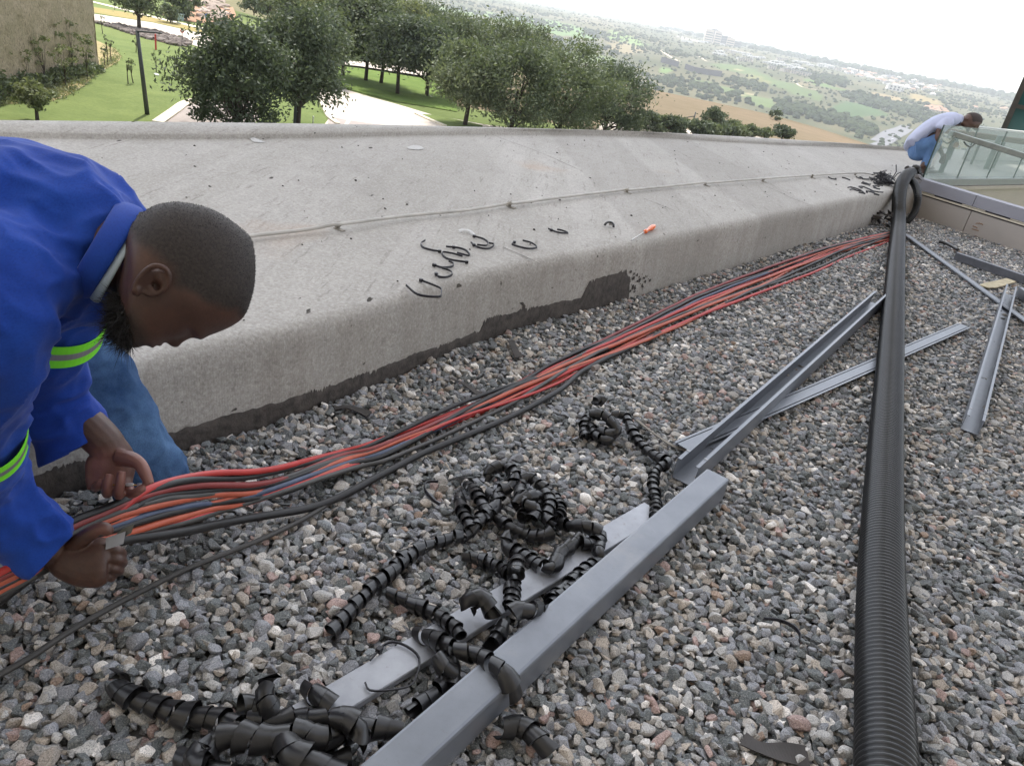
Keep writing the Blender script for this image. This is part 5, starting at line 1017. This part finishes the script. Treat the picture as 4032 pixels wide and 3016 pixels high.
TR=[ (930,525,60,195,0,9000,'dense dark bushy tree nearest the parapet at left of the tree row',.0,.14),
 (1170,505,20,180,0,7500,'tree with two leaning stems standing on the small green lawn',.20,.15),
 (1350,300,-10,120,1,4200,'tree on the shaded lawn nearest the far road bend',.24,.2),
 (1440,320,-25,115,1,4200,'tree with dark trunk behind the shaded road bend',.24,.2),
 (1500,330,20,100,1,3600,'slim crowned tree between two dark trunks at the road bend',.24,.2),
 (1565,372,60,130,0,4600,'tree with low forked trunk at the edge of the shaded road',.3,.2),
 (1680,380,110,125,0,4600,'tree with thick black trunk beside the shaded road',.24,.2),
 (1800,330,70,120,1,4200,'tree whose crown rises behind the broad tree group',.3,.2),
 (1960,340,80,130,1,4200,'tree topping the middle of the broad tree group',.3,.2),
 (1830,495,160,150,1,6500,'tree with a bare trunk rising just over the parapet',.16,.15),
 (2010,520,170,170,1,7000,'broad full tree in the middle of the parapet line',.0,.15),
 (2200,525,150,180,1,7500,'tallest broad tree right of the parapet middle',.0,.15),
 (2380,520,240,150,0,6000,'last broad tree before the tan slope',.0,.15),
 (1270,200,-60,90,2,3000,'hazy tree beyond the road at the top of the view',.3,.25),(1150,170,-70,90,1,3000,'tree beyond the road behind the two-stemmed one',.3,.25),(1390,210,-60,120,1,3600,'crown filling the gap above the shaded lawn',.15,.22),(1520,215,-40,120,0,3600,'dark crown behind the two dark trunks',.15,.22),(1640,240,0,120,1,3600,'crown behind the forked trunk',.15,.22),(1760,270,40,120,0,3600,'dark crown behind the thick black trunk',.15,.22),(1280,330,30,90,1,4200,'tree spreading over the paved bend',.25,.18),(1600,250,10,95,2,3000,'pale tree far behind the forked trunk',.3,.22),(2090,330,110,90,1,3000,'small crown peeping over the broad tree group',.3,.2)]
for i,(x,yb,yt,rwp,mt,n,lab,c0,sz) in enumerate(TR):
    b,h,pp_=tpx(x,yb,yt); tree('broadleaf_tree',b,h,rwp*pp_*1.05,lab,group='acacia trees along the road',mat=mt,n=int(n*1.5),size=sz,trunk=.17,lean=R_.uniform(-.06,.06),crown0=c0,seed=20+i,ncl=60)
b,h,pp_=tpx(548,112,-60); tree('broadleaf_tree',b,h,95*pp_,'loose pale tree with reddish trunk on the stony median',mat=1,n=3600,size=.2,trunk=.2,seed=61,crown0=.3)
b,h,pp_=tpx(148,480,325); tree('small_tree',b,h,62*pp_,'small round sparse tree on the lawn beside the parapet',mat=2,n=2600,size=.10,trunk=.09,seed=62,crown0=.32)
b,h,pp_=tpx(672,92,20); tree('bush',b,h,44*pp_,'small bush on the stony median',mat=0,n=700,size=.2,trunk=.08,seed=63,crown0=.1)
for i,(x,yb,yt,rwp,lab,mt) in enumerate([(690,75,-20,60,'dark shrub beside the grey utility box',0),(735,60,-40,50,'dark shrub below the boulder bank',0),(1000,60,-10,60,'grey shrub at the top of the far lawn',0),(1060,70,-30,40,'pale shrub at the top of the far lawn',2)]):
    b,h,pp_=tpx(x,yb,yt); tree('shrub',b,h,rwp*pp_,lab,'shrub',mat=mt,n=1100,size=.28,trunk=.08,seed=70+i,crown0=.05,ncl=16)
# hedge row and bushes in front of the tan slope
for i in range(14):
    x=2440+i*36; yb=512+i*3.0; b,h,pp_=tpx(x,yb,yb-82+i*2.6); tree('hedge_shrub',b,h,42*pp_,'leafy shrub in the clipped row below the tan slope','shrub','shrubs in the row below the tan slope',mat=[0,1,0][i%3],n=1100,size=.18,trunk=.06,seed=90+i,crown0=.02,ncl=14)
for x,yb,yt,rwp,lab,mt in [(2800,515,425,48,'round dark tree standing above the shrub row',0),(3078,546,502,48,'low rounded bush at the right end of the shrub row',0),(2960,540,498,40,'olive bush between the round tree and the last bush',1),(2880,530,480,36,'olive bush right beside the round tree',1),(3010,543,510,30,'small olive bush near the last bush',1)]:
    b,h,pp_=tpx(x,yb,yt); tree('bush',b,h,rwp*pp_,lab,'bush',mat=mt,n=2000,size=.17,trunk=.1,seed=int(x),crown0=.12,ncl=20)
for x,y,lab in [(3060,452,'small dark bush alone high on the tan slope'),(3052,475,'small olive bush just below the lone dark bush')]:
    g=ghit(x,y); tree('bush',g,1.6,1.1,lab,'bush',mat=0,n=300,size=.28,trunk=.06,seed=x,crown0=.05,ncl=8)
# plants at the foot of the stone block
rng=np.random.default_rng(5); cs=[];rd=[]
for a in np.linspace(1.,18,60): cs.append(wc+dl*a-nn*(.15+.2*rng.uniform())+U*(.15+.3*rng.uniform()*min(1,a/4)+.05*a*rng.uniform())); rd.append(.22+.25*rng.uniform())
V,Fc,tn=leaves(cs,rd,5200,.14,rng); mk('hedge',V,Fc,LM[1],attrs={'tone':tn},label='dark green hedge along the foot of the stone block',cat='hedge')
for i,(x,y,hh_) in enumerate([(230,300,3.4),(180,330,3.0),(290,290,3.2),(345,300,2.6),(60,330,3.4),(110,340,2.6),(260,330,2.4),(20,350,3.0)]):
    b=P(x,y+18,GZ); tree('sapling',b,hh_,.55,'thin leafy sapling in the bed at the foot of the stone block','sapling','saplings along the stone block',mat=2,n=260,size=.10,trunk=.03,seed=120+i,crown0=.25,ncl=9)
for i,(x,yb,yt,ln,lab) in enumerate([(425,260,125,.0,'tallest bare sapling beside the corner of the stone block'),(437,245,135,.02,'bare sapling second from the corner of the stone block'),(412,262,190,.0,'short stake beside the corner of the stone block'),(505,332,222,-.05,'thin leaning sapling left of the lamp post'),(526,330,235,-.25,'leaning support stake left of the lamp post'),(615,285,200,.03,'upright sapling with a white stone at its foot'),(695,285,215,.10,'leaning sapling in the middle of the lawn'),(535,208,150,.18,'slanted sapling behind the lamp post'),(790,250,225,0,'small sapling on the lawn edge by the road'),(405,135,60,-.12,'thin bare sapling at the top corner of the lawn'),(452,40,0,0.,'slim young tree on the far verge')]):
    b,h,pp_=tpx(x,yb,yt); tree('sapling',b,h,.24,lab,'sapling',mat=1,n=44,size=.09,trunk=.035,lean=ln,seed=140+i,crown0=.45,ncl=7)
V,Fc,tn=leaves([P(rng.uniform(0,470),0,GZ) for _ in range(1)],[.1],4,.1,rng)
gc=[];
while len(gc)<260:
    x,y=rng.uniform(-100,478),rng.uniform(190,420)
    if inpoly(np.array([x]),np.array([y]),[(0,412),(120,405),(210,398),(270,375),(330,340),(380,290),(430,265),(470,240),(478,222),(455,195),(400,190),(395,290),(200,340),(-100,400)])[0]: gc.append(P(x,y,GZ+.1))
V,Fc,tn=leaves(gc,[.22]*len(gc),5200,.07,rng); mk('ground_cover',V,Fc,LM[2],attrs={'tone':tn},kind='stuff',label='sprawling low plants over the mulch bed',cat='ground cover')
# ---------------------------------------------------------------- street furniture
M_POST=simple('lamp_grey',lin(70,74,74),.6,.2); lb=P(580,452,GZ); lt=None
for h in np.linspace(2,8,120):
    if proj(lb+U*h)[1][0]<122: break
lp=empty('street_lamp',lb,'slim dark street lamp with a flat arm standing on the lawn','street lamp'); tip=D(540,124,proj(lb+U*h)[2][0]); arm=D(632,132,proj(lb+U*h)[2][0]-.2)
mb=MB(); mb.tube([lb,tip],[.115,.085],10); mb.build('post',M_POST,lp,True)
mb=MB(); dv=unit(arm-tip); mb.box((tip+arm)/2,(np.linalg.norm(arm-tip)/2+.05,.07,.035),(dv,unit(np.cross(dv,U)),U),bev=.01); mb.build('arm',M_POST,lp)
for (x,yb,yt,xa,ya,lab) in [(2722,508,442,2685,466,'grey street lamp leaning over the shrub row'),(2950,535,505,2925,508,'lamp arm poking out of the shrub row')]:
    b,h,_q=tpx(x,yb,yt); l2=empty('street_lamp',b,lab,'street lamp'); mb=MB(); mb.tube([b,b+U*h],.06,8); mb.build('post',M_POST,l2,True); q=D(xa,ya,proj(b)[2][0]); a=b+U*h*.75; mb=MB(); dv=unit(q-a); mb.box((a+q)/2,(np.linalg.norm(q-a)/2,.09,.04),(dv,unit(np.cross(dv,U)),U)); mb.build('arm',M_POST,l2)
M_RED=simple('red_paint',lin(176,58,56),.6); b,h,_q=tpx(614,198,140); mb=MB(); mb.tube([b,b+U*h],.07,8); mb.ball(b+U*h,.08,8,6); mb.build('marker_post',M_RED,label='red marker post at the lawn edge beside the road',cat='post')
b,h,_q=tpx(718,172,128); s1=empty('road_sign',b,'small red and white road sign at the end of the median','sign'); mb=MB(); mb.tube([b,b+U*h],.03,6); mb.build('pole',M_POST,s1); q=b+U*h; vw=unit(q-EYE); mb=MB(); mb.tube([q-vw*.02,q-vw*.04],.16,12); mb.build('plate',M_RED,s1); mb=MB(); mb.tube([q-vw*.041,q-vw*.05],.08,4); mb.build('symbol',simple('sign_white',lin(200,196,196),.6),s1)
b,h,_q=tpx(816,128,55); s2_=empty('road_sign',b,'round blue road sign on a tall grey pole by the footpath','sign'); mb=MB(); mb.tube([b,b+U*h],.05,6); mb.build('pole',M_POST,s2_); q=b+U*(h-.3); vw=unit(q-EYE); mb=MB(); mb.tube([q-vw*.06,q-vw*.09],.24,14); mb.build('plate',simple('sign_blue',lin(40,90,160),.5),s2_)
mb=MB(); q=q-vw*.10; rt_=unit(np.cross(vw,U)); up_=np.cross(rt_,vw); mb.tube([q-up_*.13,q+up_*.07],.026,6); mb.tube([q+up_*.13,q+up_*.03-rt_*.09],.026,6); mb.tube([q+up_*.13,q+up_*.03+rt_*.09],.026,6); mb.build('arrow',bpy.data.materials['sign_white'],s2_)
b,h,_q=tpx(704,82,56); mb=MB(); bx=empty('utility_box',b,'grey green utility cabinet on the grass beyond the footpath','utility box'); mb.box(b+U*h*.45,(.45,.35,h*.45),bev=.03); mb.build('cabinet',simple('cabinet_green',lin(140,156,150),.6),bx); mb=MB(); mb.box(b+U*h*.95,(.52,.42,h*.05),bev=.02); mb.build('lid',bpy.data.materials['cabinet_green'],bx)
mb=MB(); b=P(618,295,GZ+.05); tm,ff=stone_templates(2,1); mb.add(b+tm[0]*np.array([.2,.18,.07]),ff); mb.build('white_stone',simple('white_stone',lin(205,205,210),.8),label='flat white stone at the foot of a lawn sapling',cat='stone')
b,h,_q=tpx(1232,490,466); mb=MB(); mb.tube([b,b+U*h],.04,8); mb.ball(b+U*h,.06,8,6); mb.build('bollard',simple('white_plastic',lin(200,204,190),.6),label='short white bollard on the small lawn by the parapet',cat='bollard')
b,h,_q=tpx(1160,505,400); mb=MB(); mb.tube([b,b+U*h],[.09,.08],8); mb.build('pole',M_POST,label='plain dark pole on the small lawn beside the leaning stems',cat='pole')
mb=MB()
for k in range(30):
    x=2500+k*5; q=P(x,507+(x-2500)*.11,GZ); mb.tube([q,q+U*1.1],.03,4)
for z in(.2,1.0): mb.tube([P(2500,507,GZ)+U*z,P(2650,523.5,GZ)+U*z],.03,4)
mb.build('railing',M_POST,label='thin dark railing at the foot of the shrub row',cat='railing')
# ---------------------------------------------------------------- valley: bushes, roads, houses, pylons
rng=np.random.default_rng(9); tmB=[]; Vi,Fi=ico(2)
for k in range(10): q=Vi*(1+.28*vnoise(Vi,1.9,k)+.18*vnoise(Vi,4.5,k+5))[:,None]; tmB.append(q*np.array([1,1,.8]))
tmB=np.array(tmB)
def bushes(pxy,rad,name,lab,m,z=.3):
    n=len(pxy); cen=np.array([ghit(x,y) for x,y in pxy]); k=rng.integers(0,10,n); sc_=(np.asarray(rad)*np.clip(np.hypot(cen[:,0],cen[:,1])/600,.2,1))[:,None,None]; T=tmB[k]*sc_; V=T+cen[:,None]+np.array([0,0,1])*sc_*z; mm=V.shape[1]
    tn=np.repeat(np.clip(rng.normal(.4,.25,n),0,1),mm); mk(name,V.reshape(-1,3),(Fi[None]+(np.arange(n)*mm)[:,None,None]).reshape(-1,3),m,attrs={'tone':tn},kind='stuff',label=lab,cat='bushes')
fair=[Z8([(370,300),(560,310),(760,350),(900,430),(1100,470),(1300,560),(1250,600),(900,480),(700,400),(480,350)]),Z8([(150,385),(330,430),(500,480),(700,560),(900,600),(930,640),(900,680),(750,640),(700,580),(450,520),(280,450)]),Z8([(1200,680),(1350,660),(1450,600),(1700,640),(1800,720),(1500,730),(1260,720)]),Z8([(1670,530),(1800,560),(1930,600),(1900,620),(1700,570)]),Z8([(1980,540),(2212,600),(2212,640),(1950,580)])]
pts=[];rad=[]
while len(pts)<5200:
    x=rng.uniform(1500,4100); hy=-390+.1905*x; off=rng.exponential(110)+6; y=hy+off
    if off>330: continue
    if any(inpoly(np.array([x]),np.array([y]),f)[0] for f in fair) and rng.uniform()<.96: continue
    g=ghit(x,y); 
    if np.hypot(g[0],g[1])<240: continue
    dens=vnoise(np.array([[g[0]*.006,g[1]*.006,0]]),1.,3)[0]
    if rng.uniform()>.55+.6*dens: continue
    pts.append((x,y)); rad.append(rng.uniform(1.6,5.2)*(1.25 if dens>.2 else .8))
t=NT('far_foliage'); a=t.attr('tone','Fac'); t.set(t.mix(a,lin(44,54,40),lin(74,84,58)),1,0,.1); t.bump(t.noise(.8,4),1.,.6); M_FAR=t.m
bushes(pts,rad,'bushland','scattered trees and bush across the hazy valley',M_FAR)
def belt(line,n,r0,r1,sp,nm,lab):
    q=spl(line,200); pp2=[];rr2=[]
    for k in range(n): i=rng.integers(0,200); pp2.append((q[i][0]+rng.normal(0,sp*1.5),q[i][1]+rng.normal(0,sp))); rr2.append(rng.uniform(r0,r1))
    bushes(pp2,rr2,nm,lab,M_FAR)
belt(Z8([(1500,560),(1650,600),(1800,640),(1950,680),(2100,730),(2300,790)]),260,5,9,9,'treebelt','dense dark belt of trees along the valley floor')
belt(Z8([(950,650),(1100,690),(1250,720),(1400,760),(1560,820),(1650,860)]),240,5,9,12,'treebelt','dark trees just beyond the tan slope')
belt(Z8([(540,560),(580,550),(620,560)]),26,5,8,4,'treebelt','dark clump of trees on the bright fairway edge')
belt(Z8([(0,430),(120,450),(260,470),(420,520)]),120,3,6,9,'treebelt','row of small trees at the top of the tan slope')
belt(Z8([(560,440),(680,480),(820,500)]),70,4,8,8,'treebelt','trees between the two long fairways')
belt(Z8([(1230,430),(1340,440),(1440,460)]),70,6,10,9,'treebelt','dark wood right of the white roofed houses')
belt([(2600,107),(2900,176),(3200,238),(3500,296),(3800,352),(4100,408)],420,9,20,3,'treebelt','thin line of trees on the skyline')
def far_ribbon(line,w,nm,lab,mat,dz=.6):
    q=np.array([g for g in (ghit(x,y) for x,y in spl(line,40)) if np.hypot(g[0],g[1])>450]); T=np.gradient(q,axis=0);T[:,2]=0;T/=np.linalg.norm(T,axis=1)[:,None]; N_=np.stack([-T[:,1],T[:,0],0*T[:,0]],1)*w/2; mb=MB(); mb.rings([np.array([a-b+U*dz,a+b+U*dz]) for a,b in zip(q,N_)],closed=False); mb.build(nm,mat,kind='structure')
M_FR=simple('far_road',lin(104,104,108),.9,var=.05); M_PATH=simple('far_path',lin(200,184,160),.9,var=.05)
far_ribbon(Z8([(1700,960),(1780,930),(1840,890),(1900,860),(1960,820)]),18,'valley_road','',M_FR); far_ribbon(Z8([(1700,920),(1740,890),(1800,850),(1880,825),(1940,800)]),14,'valley_road','',M_FR)
far_ribbon(Z8([(1060,440),(1080,465),(1130,495),(1240,515)]),6,'golf_path','',M_PATH); far_ribbon(Z8([(280,225),(310,250),(350,280),(370,290)]),7,'golf_path','',M_PATH); far_ribbon(Z8([(0,190),(20,215),(100,265),(150,290)]),8,'golf_path','',M_PATH)
cg=ghit(*Z8([(1838,915)])[0]); print('car r',np.hypot(cg[0],cg[1])); cr=empty('parked_car',cg+U*.6,'white car on the grey valley road','car'); mb=MB(); mb.box(cg+U*1.35,(2.2,.95,.45),bev=.2); mb.box(cg+U*2.0,(1.2,.85,.35),bev=.2); mb.build('body',simple('car_white',lin(215,215,218),.4),cr)
for a in(-1,1):
    for b in(-1,1): mb=MB(); q=cg+np.array([a*1.4,b*.95,1.0]); mb.tube([q-np.array([0,.1,0]),q+np.array([0,.1,0])],.34,10); mb.build('wheel',M_RUB,cr)
# houses
M_HW=simple('house_white',lin(206,202,198),.8,var=.06,scale=.3); M_HC=simple('house_cream',lin(190,178,164),.8,var=.06,scale=.3); M_RW=simple('roof_white',lin(216,214,212),.6,var=.05,scale=.3); M_RG=simple('roof_grey',lin(120,118,122),.8,var=.1,scale=.3); M_RT=simple('roof_tile',lin(168,128,104),.8,var=.1,scale=.3); M_WN=simple('far_window',lin(60,66,74),.3)
def house(kind,wl_,rf):
    w,d_,h={'flat':(9,7,6.5),'pitch':(8,6,4.5),'low':(13,7,3.6)}[kind]; r=empty('house',(0,0,0)); mb=MB(); mb.box((0,0,h/2-1),(w,d_,h/2+1)); mb.build('wall',wl_,r)
    mb=MB()
    if kind=='pitch': mb.add([(-w-.6,-d_-.6,h),(w+.6,-d_-.6,h),(w+.6,d_+.6,h),(-w-.6,d_+.6,h),(-w*.6,0,h+3),(w*.6,0,h+3)],[(0,1,5,4),(2,3,4,5),(1,2,5),(3,0,4),(3,2,1,0)])
    else: mb.box((0,0,h+.3),(w+.5,d_+.5,.28)); mb.box((w*.3,0,h+1.2),(w*.4,d_*.6,.6))
    mb.build('roof',rf,r)
    for x in(-.55,0,.55):
        for f in(0,1) if kind=='flat' else (0,):
            mb=MB(); mb.box((x*w,-d_-.03,1.6+f*3),(w*.14,.06,.9)); mb.build('window',M_WN,r)
    return r
protos={}
def put(kind,wl_,rf,key,px,py,lab,grp,s=1.,rz=None):
    if key not in protos: protos[key]=house(kind,wl_,rf); o=protos[key]
    else: o=copy_tree(protos[key])
    o.location=ghit(px,py); o.rotation_euler=(0,0,R_.uniform(-.5,.5) if rz is None else rz); o.scale=(s,s,s); tag(o,lab,'house',grp)
for x,y in Z8([(450,235),(470,215),(490,240),(575,212),(620,222),(650,228),(690,235),(640,275),(680,250),(720,258),(755,262),(800,265),(850,305),(885,312),(905,295),(930,318),(950,300),(975,322),(1020,330),(1045,350),(1070,322),(1090,345),(1110,352),(1080,295),(1120,300),(1150,305),(1190,325)]): put('low',M_HW,M_RW,'wlow',x,y,'white roofed house in the bright cluster above the fairways','white roofed houses above the fairways',1.15)
for x,y in Z8([(940,280),(990,285),(880,350),(980,370),(1060,385),(1110,395),(1160,405),(640,285),(700,290),(560,225),(520,215),(1380,352),(1410,362)]): put('flat',M_HC,M_RG,'gflat',x,y,'grey flat roofed house beside the white roofs','grey flat roofed houses in the valley',1.2)
for x,y in Z8([(1265,330),(1290,325),(1320,335),(1345,345)]): put('flat',M_HW,M_RW,'wflat',x,y,'tall white house at the left end of the estate','white blocks at the left end of the estate',1.4)
row=0
for k in range(120):
    f=R_.random(); row=k%5; x=1440+f*780; y=345+f*135+row*15*(.5+f)+R_.gauss(0,3); (X,Y),=Z8([(x,y)]); put('pitch' if k%3 else 'flat',M_HC if k%2 else M_HW,[M_RG,M_RT,M_RW][k%3],'est%d'%(k%6),X,Y,'small pale house in the dense estate under the skyline','houses of the dense estate',.8+.3*R_.random())
for x,y,s in [(1840,515,2.0),(1870,520,1.6)]: (X,Y),=Z8([(x,y)]); put('flat',M_HW,M_RW,'big',X,Y,'large white villa standing apart below the estate' if s==2 else 'white wing beside the large villa','',s)
for x,y in Z8([(2110,660),(2150,655),(2180,668),(2140,680),(2195,690)])+crop(3300,350,.3626,[(1030,215),(1060,235),(1140,240),(1160,265),(1480,215),(1780,230),(1810,225),(1100,215)]): put('pitch',M_HC,M_RT,'tile',x,y,'tile roofed house among trees above the squatting man','tile roofed houses above the squatting man',.9)
for i,(x,y,w,h) in enumerate(Z8([(370,140),(410,145),(440,150),(500,158),(545,165),(600,172)]) and [(2784,170,14,34),(2804,172,16,36),(2819,176,12,34),(2849,180,16,24),(2871,184,14,22),(2898,186,14,14)]):
    g=ghit(x,y); k=np.hypot(g[0],g[1])/F; r=empty('apartment_block',g,['pale apartment block at the left of the skyline group','tallest apartment block of the skyline group','narrow apartment block beside the tallest one','grey apartment block in the middle of the skyline group','grey stepped block right of the middle one','lowest block at the right of the skyline group'][i],'building','apartment blocks on the skyline'); W_,H_=w*k,h*k*1.25; mb=MB(); mb.box(g+U*H_/2,(W_,9,H_/2)); mb.build('wall',[M_HC,M_RG][i%2],r)
    mb=MB(); mb.box(g+U*(H_+1),(W_*.4,4,1.6)); mb.build('roof_plant',M_HW,r)
    for fl in range(max(2,int(H_/9))):
        mb=MB(); mb.box(g+np.array([0,-9.1,4+fl*9]),(W_*.85,.1,1.6)); mb.build('window_band',M_WN,r)
for x,y,L_ in Z8([(210,138),(335,140),(460,155)]) and [(2704,168,40),(2768,170,34),(2828,177,44)]:
    g=ghit(x,y); k=np.hypot(g[0],g[1])/F; mb=MB(); mb.box(g+U*3,(L_*k*.5,9,3)); mb.box(g+U*6.4,(L_*k*.53,9.6,.4)); mb.build('long_shed',M_RW,label='long white roofed shed below the apartment blocks',cat='shed',group='long sheds below the apartment blocks')
# long dark wall on the golf course
for line in ([(0,295),(60,312),(140,335)],[(190,350),(260,375),(360,395),(480,410)]):
    q=[ghit(x,y) for x,y in Z8(line)]; mb=MB()
    for a,b in zip(q[:-1],q[1:]): dv=unit(b-a); mb.box((a+b)/2+U*4,(np.linalg.norm(b-a)/2,.4,7.),(dv,unit(np.cross(U,dv)),U))
    mb.build('retaining_wall',simple('dark_wall',lin(92,90,96),.9),label='long dark retaining wall beyond the tan slope'+(', left length' if line[0][0]==0 else ', right length'),cat='wall')
M_PYL=simple('galvanised',lin(110,112,118),.7)
def pylon():
    mb=MB(); h=50.
    for a in(-1,1):
        for b in(-1,1): mb.tube([(a*5,b*5,0),(a*1.3,b*1.3,30),(a*.8,b*.8,h)],.45,4)
    zs=np.linspace(0,h,10)
    for z0,z1 in zip(zs[:-1],zs[1:]):
        w0=np.interp(z0,[0,30,50],[5,1.3,.8]);w1=np.interp(z1,[0,30,50],[5,1.3,.8])
        for sx in(-1,1): mb.tube([(-w0,sx*w0,z0),(w1,sx*w1,z1)],.28,4); mb.tube([(w0,sx*w0,z0),(-w1,sx*w1,z1)],.28,4); mb.tube([(sx*w0,-w0,z0),(sx*w1,w1,z1)],.28,4)
    for z,w in((34,11),(41,9),(47,7)): mb.tube([(-w,0,z),(0,0,z+1.4),(w,0,z)],.4,4); mb.tube([(-w,0,z),(w,0,z)],.35,4)
    return mb.build('pylon',M_PYL,origin=(0,0,0))
py0=None
for i,(x,y,hp) in enumerate([(1100,225,45),(1500,290,55),(1650,322,34),(1690,330,32),(1605,310,24),(1830,352,46),(1875,360,32),(2065,398,34),(2090,402,30),(935,190,36),(745,150,34),(1390,268,24),(285,70,40)]):
    (X,Y),=Z8([(x,y)]); g=ghit(X,Y+3); k=np.hypot(g[0],g[1])/F; o=py0 if i==0 and py0 else None
    if py0 is None: py0=pylon(); o=py0
    else: o=copy_tree(py0)
    s=hp*.4973*k/50*1.15; o.location=g; o.scale=(s,s,s); o.rotation_euler=(0,0,.4+.1*i); tag(o,'lattice power pylon standing on the skyline','pylon','power pylons along the skyline')
(X,Y),=crop(3300,350,.3626,[(1800,50)]); g=ghit(X,Y+4); k=np.hypot(g[0],g[1])/F; mb=MB(); mb.tube([g,g+U*18*k],.5*k,5); mb.build('radio_mast',M_PYL,label='thin mast on the skyline near the green glass building',cat='mast')
# ---------------------------------------------------------------- haze
mb=MB(); mb.box((0,3900,-20),(9000,5000,110))
hm=bpy.data.materials.new('haze_air'); hm.use_nodes=True; nt_=hm.node_tree; nt_.nodes.remove(nt_.nodes['Principled BSDF']); pv=nt_.nodes.new('ShaderNodeVolumePrincipled'); pv.inputs['Color'].default_value=(.86,.9,.96,1); pv.inputs['Density'].default_value=HAZE; pv.inputs['Anisotropy'].default_value=.3; nt_.links.new(pv.outputs[0],nt_.nodes['Material Output'].inputs['Volume'])
mb.build('haze',hm,origin=(0,0,0),kind='stuff',label='pale haze filling the valley air',cat='haze')
# ---------------------------------------------------------------- added unseen building: a high slab blocks the sun, a rear wall shapes sky light
EXPO=1.5
M_PL=simple('blocker_pale',lin(190,186,178),.85,var=.05,scale=.4)
can=empty('added_shade_building',(0,-3,-7),'unseen building added to shade the terrace, a pale rear wall with a sun-blocking slab','building')
mb=MB(); mb.box((-3.5,18.2,24),(5.8,7.6,.4)); mb.build('sun_blocker',M_PL,can)  # slab added out of view to keep direct sun off deck and gravel
mb=MB(); mb.box((-3.5,3.6,24),(2.5,6.9,.38)); mb.build('blocker_arm',M_PL,can)  # only joins the added slab to the added wall
mb=MB(); mb.box((0,-3.6,8.2),(13,.3,15.3)); mb.build('added_rear_wall',simple('added_wall_render',lin(168,158,146),.8,var=.06,scale=.6),can)  # wall added behind the camera: hides rear sky and bounces pale light
# ---------------------------------------------------------------- camera, light, render
cam=bpy.data.cameras.new('camera'); cam.sensor_width=36; cam.lens=36*F/4032; cam.clip_end=60000; cam.clip_start=.02
co=bpy.data.objects.new('camera',cam); COL.objects.link(co); sc.camera=co
X=np.array([1,0,0.]);Dn=np.array([0,-_sp,-_cp]);Fw=np.array([0,_cp,-_sp])
right=_c*X-_s*Dn; up=-(_s*X+_c*Dn); back=-Fw
co.matrix_world=Matrix([[right[0],up[0],back[0],0],[right[1],up[1],back[1],0],[right[2],up[2],back[2],CH],[0,0,0,1]])
SUN_EL,SUN_AZ=math.radians(62),math.radians(-20)   # azimuth from +Y, negative = to the left
w=bpy.data.worlds.new('World'); sc.world=w; w.use_nodes=True; nt=w.node_tree; bg=nt.nodes['Background']
sky=nt.nodes.new('ShaderNodeTexSky'); sky.sky_type='NISHITA'; sky.sun_disc=False; sky.sun_elevation=SUN_EL; sky.sun_rotation=SUN_AZ; sky.dust_density=4.; sky.air_density=1.2; sky.altitude=1500
hs=nt.nodes.new('ShaderNodeHueSaturation'); hs.inputs['Saturation'].default_value=.3; nt.links.new(sky.outputs[0],hs.inputs['Color']); nt.links.new(hs.outputs[0],bg.inputs[0]); bg.inputs[1].default_value=.15
sd_=np.array([math.sin(SUN_AZ)*math.cos(SUN_EL),math.cos(SUN_AZ)*math.cos(SUN_EL),math.sin(SUN_EL)])
sl=bpy.data.lights.new('sun','SUN'); sl.energy=2.0; sl.angle=math.radians(.5); sl.color=(1,.95,.87)
so=bpy.data.objects.new('sun',sl); COL.objects.link(so); so.rotation_euler=Vector(sd_).to_track_quat('Z','Y').to_euler(); so.location=(0,0,60)
sc.view_settings.view_transform='Standard'; sc.view_settings.look='None'; sc.view_settings.exposure=EXPO; sc.view_settings.gamma=1
sc.render.engine='CYCLES'; cy=sc.cycles; cy.max_bounces=8; cy.volume_bounces=1; cy.transparent_max_bounces=12; cy.use_denoising=True; cy.denoiser='OPENIMAGEDENOISE'; cy.volume_step_rate=5
